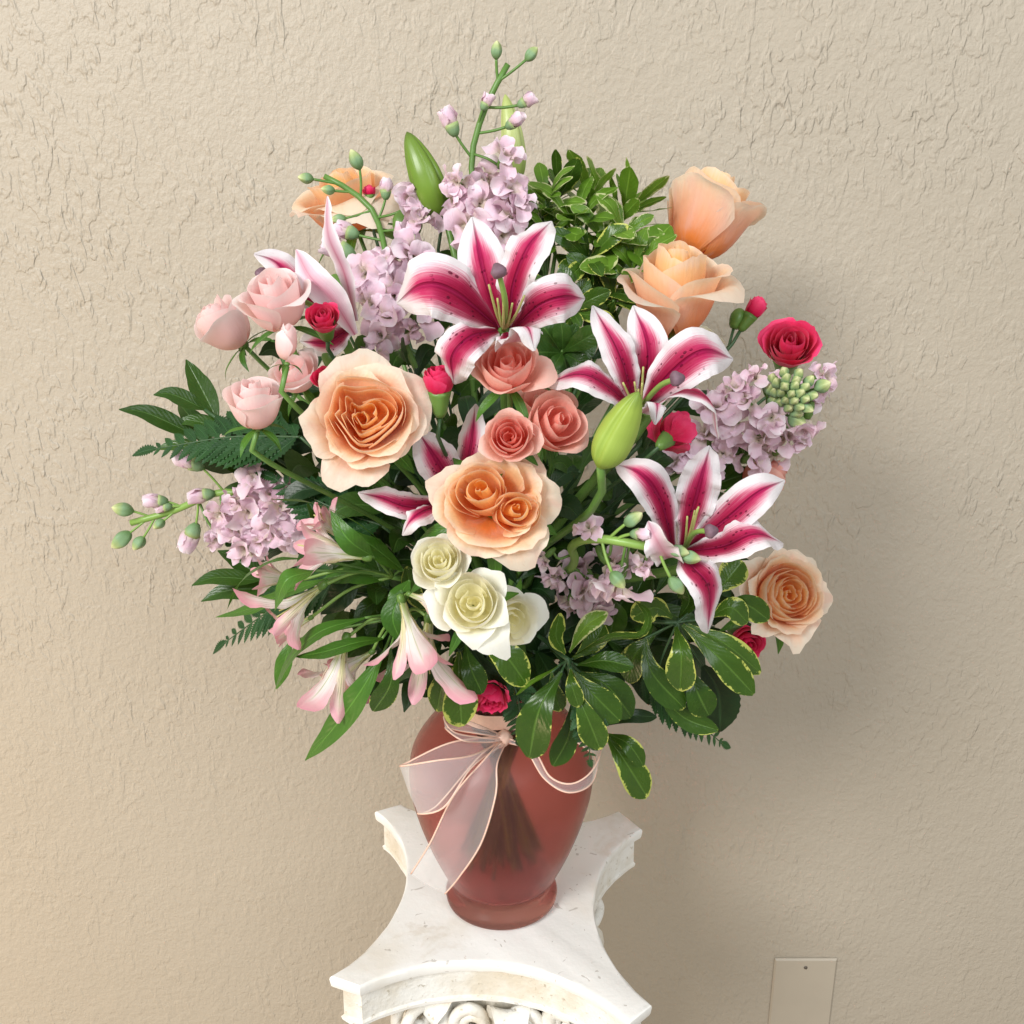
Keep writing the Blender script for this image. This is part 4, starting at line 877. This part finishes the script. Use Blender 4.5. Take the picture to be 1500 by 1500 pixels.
whorl('leafy variegated tip next to the highest stock florets', (792, 312), 48, 10, (-.2, .8, .5), 'leaf_vy', .04, seed=5)
whorl('variegated leaf tip standing tallest of the upper foliage', (818, 275), 46, 7, (.1, 1, .15), 'leaf_v', .06, seed=6, droop=-.3)
whorl('slender variegated leaf tip leaning toward the upper right rose', (908, 318), 56, 8, (.45, .85, .2), 'leaf_vy', .05, seed=7, droop=-.2)
whorl('shaded variegated leaves below the upper foliage whorl', (862, 380), 52, 11, (0, .4, .9), 'leaf_v', .02, seed=8)
whorl('dim variegated leaves between the topmost lily and the middle lily', (835, 455), 50, 11, (.1, .3, 1), 'leaf_v', .0, seed=9)
whorl('dark rounded leaves beside the coral rose under the topmost lily', (825, 515), 48, 9, (.1, .1, 1), 'leaf', -.03, seed=10, wr=.6)
whorl('leaves below the half-open peach rose by the lily petals', (900, 440), 46, 9, (.1, .3, 1), 'leaf_v', .02, seed=12)

whorl('bright variegated whorl under the upright profile rose', (885, 352), 46, 11, (.1, .6, .7), 'leaf_vy', .03, seed=21)
whorl('variegated tip rising between the stock and the upper foliage whorl', (808, 345), 44, 10, (-.1, .7, .7), 'leaf_vy', .03, seed=22)
whorl('upright variegated tip above the centre foliage whorl', (865, 285), 44, 9, (.1, 1, .25), 'leaf_vy', .055, seed=23, droop=-.15)
whorl('variegated leaves tucked behind the right petal of the topmost lily', (880, 425), 48, 10, (.1, .4, .9), 'leaf_v', .025, seed=24)
whorl('variegated leaves crowded behind the right florets of the highest stock', (772, 340), 44, 9, (-.1, .6, .7), 'leaf_v', .05, seed=25)
whorl('pale variegated whorl left of the half-open peach rose top', (915, 345), 44, 10, (.2, .6, .7), 'leaf_vy', .035, seed=31)
whorl('yellow-green tip leaning right above the half-open peach rose', (925, 300), 42, 7, (.5, .85, .2), 'leaf_vy', .055, seed=32, droop=-.25)
whorl('yellow-green leaves right above the upper petal of the topmost lily', (800, 290), 40, 9, (-.1, .8, .6), 'leaf_vy', .035, seed=33)
GA = 'alstroemeria stems'
def alst_flower(th, org, base, mouth, dyb, dym, size, spin):
    a, b = P(*base, dyb), P(*mouth, dym); A = nrm(b-a); sc = S(*base, dyb); L = size*sc; fr = np.array(frame(A, spin))[:3, :3]
    V, F, U = lathe([(.0001, -.10*L), (.06*L, -.08*L), (.075*L, 0), (.055*L, .08*L), (.0001, .1*L)], 10); fl = child('flower', mesh('flower', V, F, U, mats=(M['calyx'],)), th, Matrix.Translation(a-org) @ frame(A))
    fi = frame(A).to_3x3().inverted() ; fi = np.array(fi)
    for k in range(6):
        out = k % 2 == 0; ang = k*math.pi/3 + random.uniform(-.15, .15); d = fr @ np.array([math.cos(ang), math.sin(ang), 0]); l = L*random.uniform(.90, 1.08)
        f1 = random.uniform(.42, .66) if out else random.uniform(.24, .42); f2 = f1 + (random.uniform(.15, .36) if out else random.uniform(.05, .25))
        pts = [d*.05*l, d*.09*l + A*.30*l, d*.20*l + A*.60*l, d*f1*l + A*(.88 if out else .95)*l, d*f2*l + A*(.98 if out else 1.14)*l]
        pts = [fi @ q for q in pts]
        child('petal', blade_mesh('petal', M['alst' if out else 'alst_i'], pts, l*(.46 if out else .26), 'spat', fi @ (-d), nu=9, nv=20, cup=.25, fold=.12, wave=.06, wf=2.2, ph=k*1.9, twist=random.uniform(-.4, .4)), fl)
    for k in range(4):
        ang = k*1.6 + spin; d = fr @ np.array([math.cos(ang), math.sin(ang), 0]); e = d*.12*L + A*random.uniform(.85, 1.1)*L
        child('stamen', tube_mesh('stamen', [np.zeros(3), fi @ (d*.03*L+A*.5*L), fi @ e], .0005, M['alst_i'], n=8, ns=5), fl)
    return a
def alst(label, hub, flowers, leaves):
    org = P(*hub); th = thing('alstroemeria', label, 'alstroemeria', org, GA)
    for f in flowers:
        a = alst_flower(th, org, *f); child('pedicel', tube_mesh('pedicel', [org, (org+a)/2 + UP*.006, a], .0012, M['stem_l'], n=10, ns=6, org=org), th)
    for lf in leaves:
        k = dict(n=(0, .6, .8), prof='lance', wave=.03, fold=.10); k.update(lf[2] if len(lf) > 2 else {})
        leaf(th, org, lf[0], lf[1], k.pop('prof'), M[k.pop('mat', 'leaf_a')], nv=24, **k)
        hp = P(*lf[0][0])
        child('petiole', tube_mesh('petiole', [org, (org+hp)/2 + np.array([0, .004, 0]), hp], .0010, M['stem'], n=6, ns=5, org=org), th)
    add_stem(th, [org], None, .002, M['stem'], org)
q = -.10
alst('pink alstroemeria stem with open flowers reaching left under the sideways stock spike', (575, 845, q+.01), [
    ((537, 816), (450, 803), q-.02, q-.025, 92, .3), ((472, 858), (402, 912), q-.015, q-.02, 86, 1.1), ((440, 850), (398, 845), q+.01, q+.005, 58, .2), ((500, 790), (462, 752), q+.004, q+.0, 50, 1.9), ((455, 905), (400, 935), q+.004, q+.0, 52, 2.3)], [
    ([(565, 800, q), (520, 765, q-.02), (460, 738, q-.012), (398, 731, q-.002)], 36, dict(n=(.1, 1, .5))),
    (L3((545, 815), (510, 790), (484, 748), q-.02, q-.034, q-.026), 36, dict(n=(-.5, .3, .8))), (L3((590, 835), (545, 800), (505, 772), q, q-.012, q), 40),
    ([(445, 818, q), (400, 822, q-.008), (355, 850, q-.004), (331, 896, q+.006)], 26, dict(n=(-.3, 1, .4))), ([(480, 848, q), (420, 868, q-.006), (365, 892, q), (316, 904, q+.01)], 38, dict(n=(0, 1, .5))),
    (L3((462, 836), (420, 850), (402, 895), q-.024, q-.036, q-.03), 36, dict(n=(-.3, .6, .8))), (L3((560, 850), (520, 840), (470, 850), q+.01, q+.006, q+.01), 40), (L3((520, 835), (500, 870), (470, 900), q+.015, q+.01, q+.015), 44, dict(mat='leaf_d'))])
alst('pink alstroemeria stem with nodding flowers and long leaves beside the vase, below the cream roses', (585, 905, q), [
    ((507, 935), (488, 1015), q-.01, q-.012, 96, .7), ((588, 878), (612, 962), q-.03, q-.036, 92, .1), ((628, 905), (618, 1005), q-.008, q-.01, 100, 1.4), ((600, 870), (640, 885), q-.036, q-.046, 56, .8), ((545, 955), (500, 985), q+.0, q-.002, 60, 1.0)], [
    ([(562, 955, q-.02), (530, 1010, q-.028), (490, 1065, q-.02), (447, 1114, q-.004)], 44, dict(n=(-.4, .4, .9))),
    ([(560, 935, q-.018), (520, 942, q-.036), (475, 955, q-.036), (432, 962, q-.02)], 38, dict(n=(0, 1, .6))),
    ([(535, 905, q-.012), (470, 925, q-.020), (425, 965, q-.016), (398, 1022, q)], 40, dict(n=(-.4, .8, .6))), (L3((425, 940), (415, 975), (405, 1010), q+.01, q+.006, q+.01), 26),
    (L3((572, 950), (572, 1000), (547, 1042), q-.03, q-.04, q-.03), 36, dict(mat='leaf_v', prof='obov')), (L3((590, 935), (600, 970), (560, 1005), q-.012, q-.018, q-.006), 48),
    (L3((588, 865), (575, 905), (590, 945), q-.012, q-.02, q-.02), 36), (L3((600, 850), (580, 880), (575, 905), q, q-.012, q-.008), 30)])

# ------------------------------------------------------------------ fern fronds
V, F, UV, _ = blade([(0, 0, 0), (.5, .04, .02), (1, .14, -.02)], .44, 'lance', (0, 0, 1), nu=5, nv=23, fold=.15, jag=.20); PINNA = mesh('pinna', V, F, UV, mats=(M['leaf_f'],))
def fern(label, pix, wpx, n=13, face=(0, .5, 1), tail=None):
    pts = [P(*k) for k in pix]; org = pts[0]; C = crom(pts, 40); th = thing('fern_frond', label, 'fern', org, 'leatherleaf fern fronds'); sc = S(*pix[-1])
    T, N = ptrans(C, axis_w(*pix[1][:2], face)); 
    child('rachis', tube_mesh('rachis', C-org, .0010, M['stem_d'], ns=5, r1=.0004, smoothpath=False, n=40), th)
    for k in range(n):
        t = (k+.6)/n; i = int(t*39); lg = wpx*sc*1.25*(1.08-t)**.8*(.6+.4*min(1, t*4))
        for sg in (-1, 1):
            B = np.cross(T[i], N[i])*sg; x = nrm(B*.85 + T[i]*.55); zz = nrm(N[i] - x*np.dot(N[i], x)); y = np.cross(zz, x)
            y = y if np.dot(y, T[i]) > 0 else -y
            Mx = Matrix(((x[0], y[0], zz[0], C[i][0]-org[0]), (x[1], y[1], zz[1], C[i][1]-org[1]), (x[2], y[2], zz[2], C[i][2]-org[2]), (0, 0, 0, 1)))
            child('pinna', PINNA, th, Mx @ Matrix.Scale(lg, 4))
    i = 39; x = T[i]; zz = nrm(N[i]-x*np.dot(N[i], x)); y = np.cross(zz, x); e = C[-1]-org-x*.004
    child('pinna', PINNA, th, Matrix(((x[0], y[0], zz[0], e[0]), (x[1], y[1], zz[1], e[1]), (x[2], y[2], zz[2], e[2]), (0, 0, 0, 1))) @ Matrix.Scale(wpx*sc*.6, 4))
    add_stem(th, [org], None, .0012, M['stem_d'], org)
fern('dark fern frond pointing left above the sideways stock spike', [(440, 640, -.03), (340, 640, -.01), (224, 658, .0)], 70, 13)
fern('fern frond drooping left below the alstroemeria leaves', [(490, 850, -.07), (410, 885, -.05), (328, 942, -.03)], 60, 13)
fern('small fern tip hanging over the front of the vase', [(855, 1010, -.10), (862, 1060, -.115), (864, 1117, -.105)], 34, 10)
fern('fern frond drooping lower right behind the variegated leaves', [(940, 985, -.06), (1000, 1040, -.055), (1059, 1090, -.04)], 46, 12)
fern('fern frond in the shade between the large peach rose and the alstroemeria', [(560, 770, -.05), (490, 745, -.04), (400, 700, -.02)], 64, 12)
fern('fern frond beside the vase neck under the hanging carnation', [(745, 985, -.075), (760, 1030, -.085), (758, 1085, -.075)], 36, 9)
# ------------------------------------------------------------------ greenery filling the bouquet gaps, most of it coloured darker for inner shade
FILL = [  # tip pixel, depth, label
 (300, 600, .02, 'dark pointed leaves sticking out left under the cupped pale pink rose'), (345, 690, .045, 'dark leaves beside the sideways stock spike'), (470, 690, -.05, 'dark glossy leaves under the large open peach rose'),
 (560, 720, -.06, 'dark leaves between the two large peach roses'), (600, 540, -.03, 'dark leaves behind the rounded carnation bud'), (690, 620, -.07, 'dark leaves around the coral spray roses'),
 (850, 690, -.06, 'dark leaves under the fat lily bud'), (800, 720, -.07, 'deep green leaves right of the two-centred peach rose'), (930, 710, -.06, 'dark leaves left of the hanging-petal lily'),
 (1060, 690, -.015, 'long dark leaves behind the hanging-petal lily'), (1010, 560, .0, 'dark leaves behind the middle lily'), (880, 480, .01, 'dark leaves between the upper lilies and the half-open rose'),
 (960, 870, -.05, 'dark leaves under the hanging-petal lily'), (1080, 800, -.01, 'dark leaves left of the low ruffled peach rose'), (760, 850, -.06, 'dark leaves between the cream roses and the lower stock'),
 (560, 860, -.07, 'dark leaves behind the alstroemeria flowers'), (480, 620, -.02, 'dark leaves behind the large open peach rose'), (440, 530, .0, 'dark leaves between the pale pink roses'),
 (620, 390, .02, 'dark leaves behind the upper left stock'), (780, 400, .02, 'dark leaves behind the topmost lily'), (700, 700, -.02, 'dark leaves in the heart of the bouquet'), (900, 930, -.06, 'dark leaves over the vase rim'), (620, 930, -.07, 'dark leaves above the vase shoulder'),
 (790, 950, -.06, 'dark leaves behind the spilling sprig'), (520, 560, .01, 'dark leaves in the left shade'), (1110, 900, .0, 'dark leaves behind the low ruffled peach rose'), (850, 800, -.05, 'dark leaves behind the lower stock'), (640, 660, -.03, 'dark leaves behind the hidden dark lily'),
 (950, 640, -.01, 'dark leaves around the turned-away carnation'), (400, 780, .03, 'dark leaves behind the lilac florets on the left'),
 (290, 640, .02, 'dark pointed leaves at the fern tip on the left'), (390, 660, .02, 'dark pointed leaves under the cupped pale pink rose stem'), (430, 620, -.02, 'dark pointed leaves left of the large open peach rose'), (380, 850, -.02, 'dark pointed leaves behind the leftmost alstroemeria flower'),
 (540, 940, -.05, 'dark pointed leaves behind the nodding alstroemeria'), (700, 450, .02, 'dark leaves under the topmost lily'), (560, 540, -.01, 'dark leaves under the upper left stock'), (1000, 940, -.04, 'dark leaves behind the drooping right sprig'), (870, 960, -.06, 'dark leaves above the vase mouth'), (470, 780, -.05, 'dark leaves above the open alstroemeria')]
for k, (u, v, d, lab) in enumerate(FILL):
    r0 = np.random.default_rng(900+k); tip = P(u, v, d+.012); base = NECK + np.array([0, 0, .03]); dirn = nrm(tip-base); L = np.linalg.norm(tip-base)
    th = thing('greenery_sprig', lab, 'foliage', tip, 'dark greenery inside the bouquet')
    C = crom([tip, tip*.55+base*.45 + np.array([0, .01, -.01]), base], 24)
    mt = 'leaf_d' if k % 3 else 'leaf'
    for j in range(11):
        p = C[int(min(23, j*1.35))]; a = j*2.4 + r0.uniform(-.4, .4); fr = np.array(frame(dirn))[:3, :3]; d_ = fr @ np.array([math.cos(a), math.sin(a), 0])
        if k in (0, 9, 30, 31, 33) and j < 6: d_ = nrm(d_ + nrm(tip-base)*1.2)
        lg = r0.uniform(.030, .050); pts = [p, p + d_*lg*.5 + dirn*lg*.40, p + d_*lg*.85 + dirn*lg*.55 - np.array([0, 0, .006])]
        wd = lg*r0.uniform(.34, .52)
        child('leaf', blade_mesh('leaf', M[mt], pts, wd, 'lance' if k in (0, 1, 9, 10, 17, 30, 31, 32, 33, 34) else ('oval' if k % 2 else 'obov'), axis_w(u, v, (0, .5, 1)), org=tip, nu=7, nv=14, fold=.2, wave=.02, ph=j), th)
    add_stem(th, [tip], None, .0014, M['stem_d'], tip)
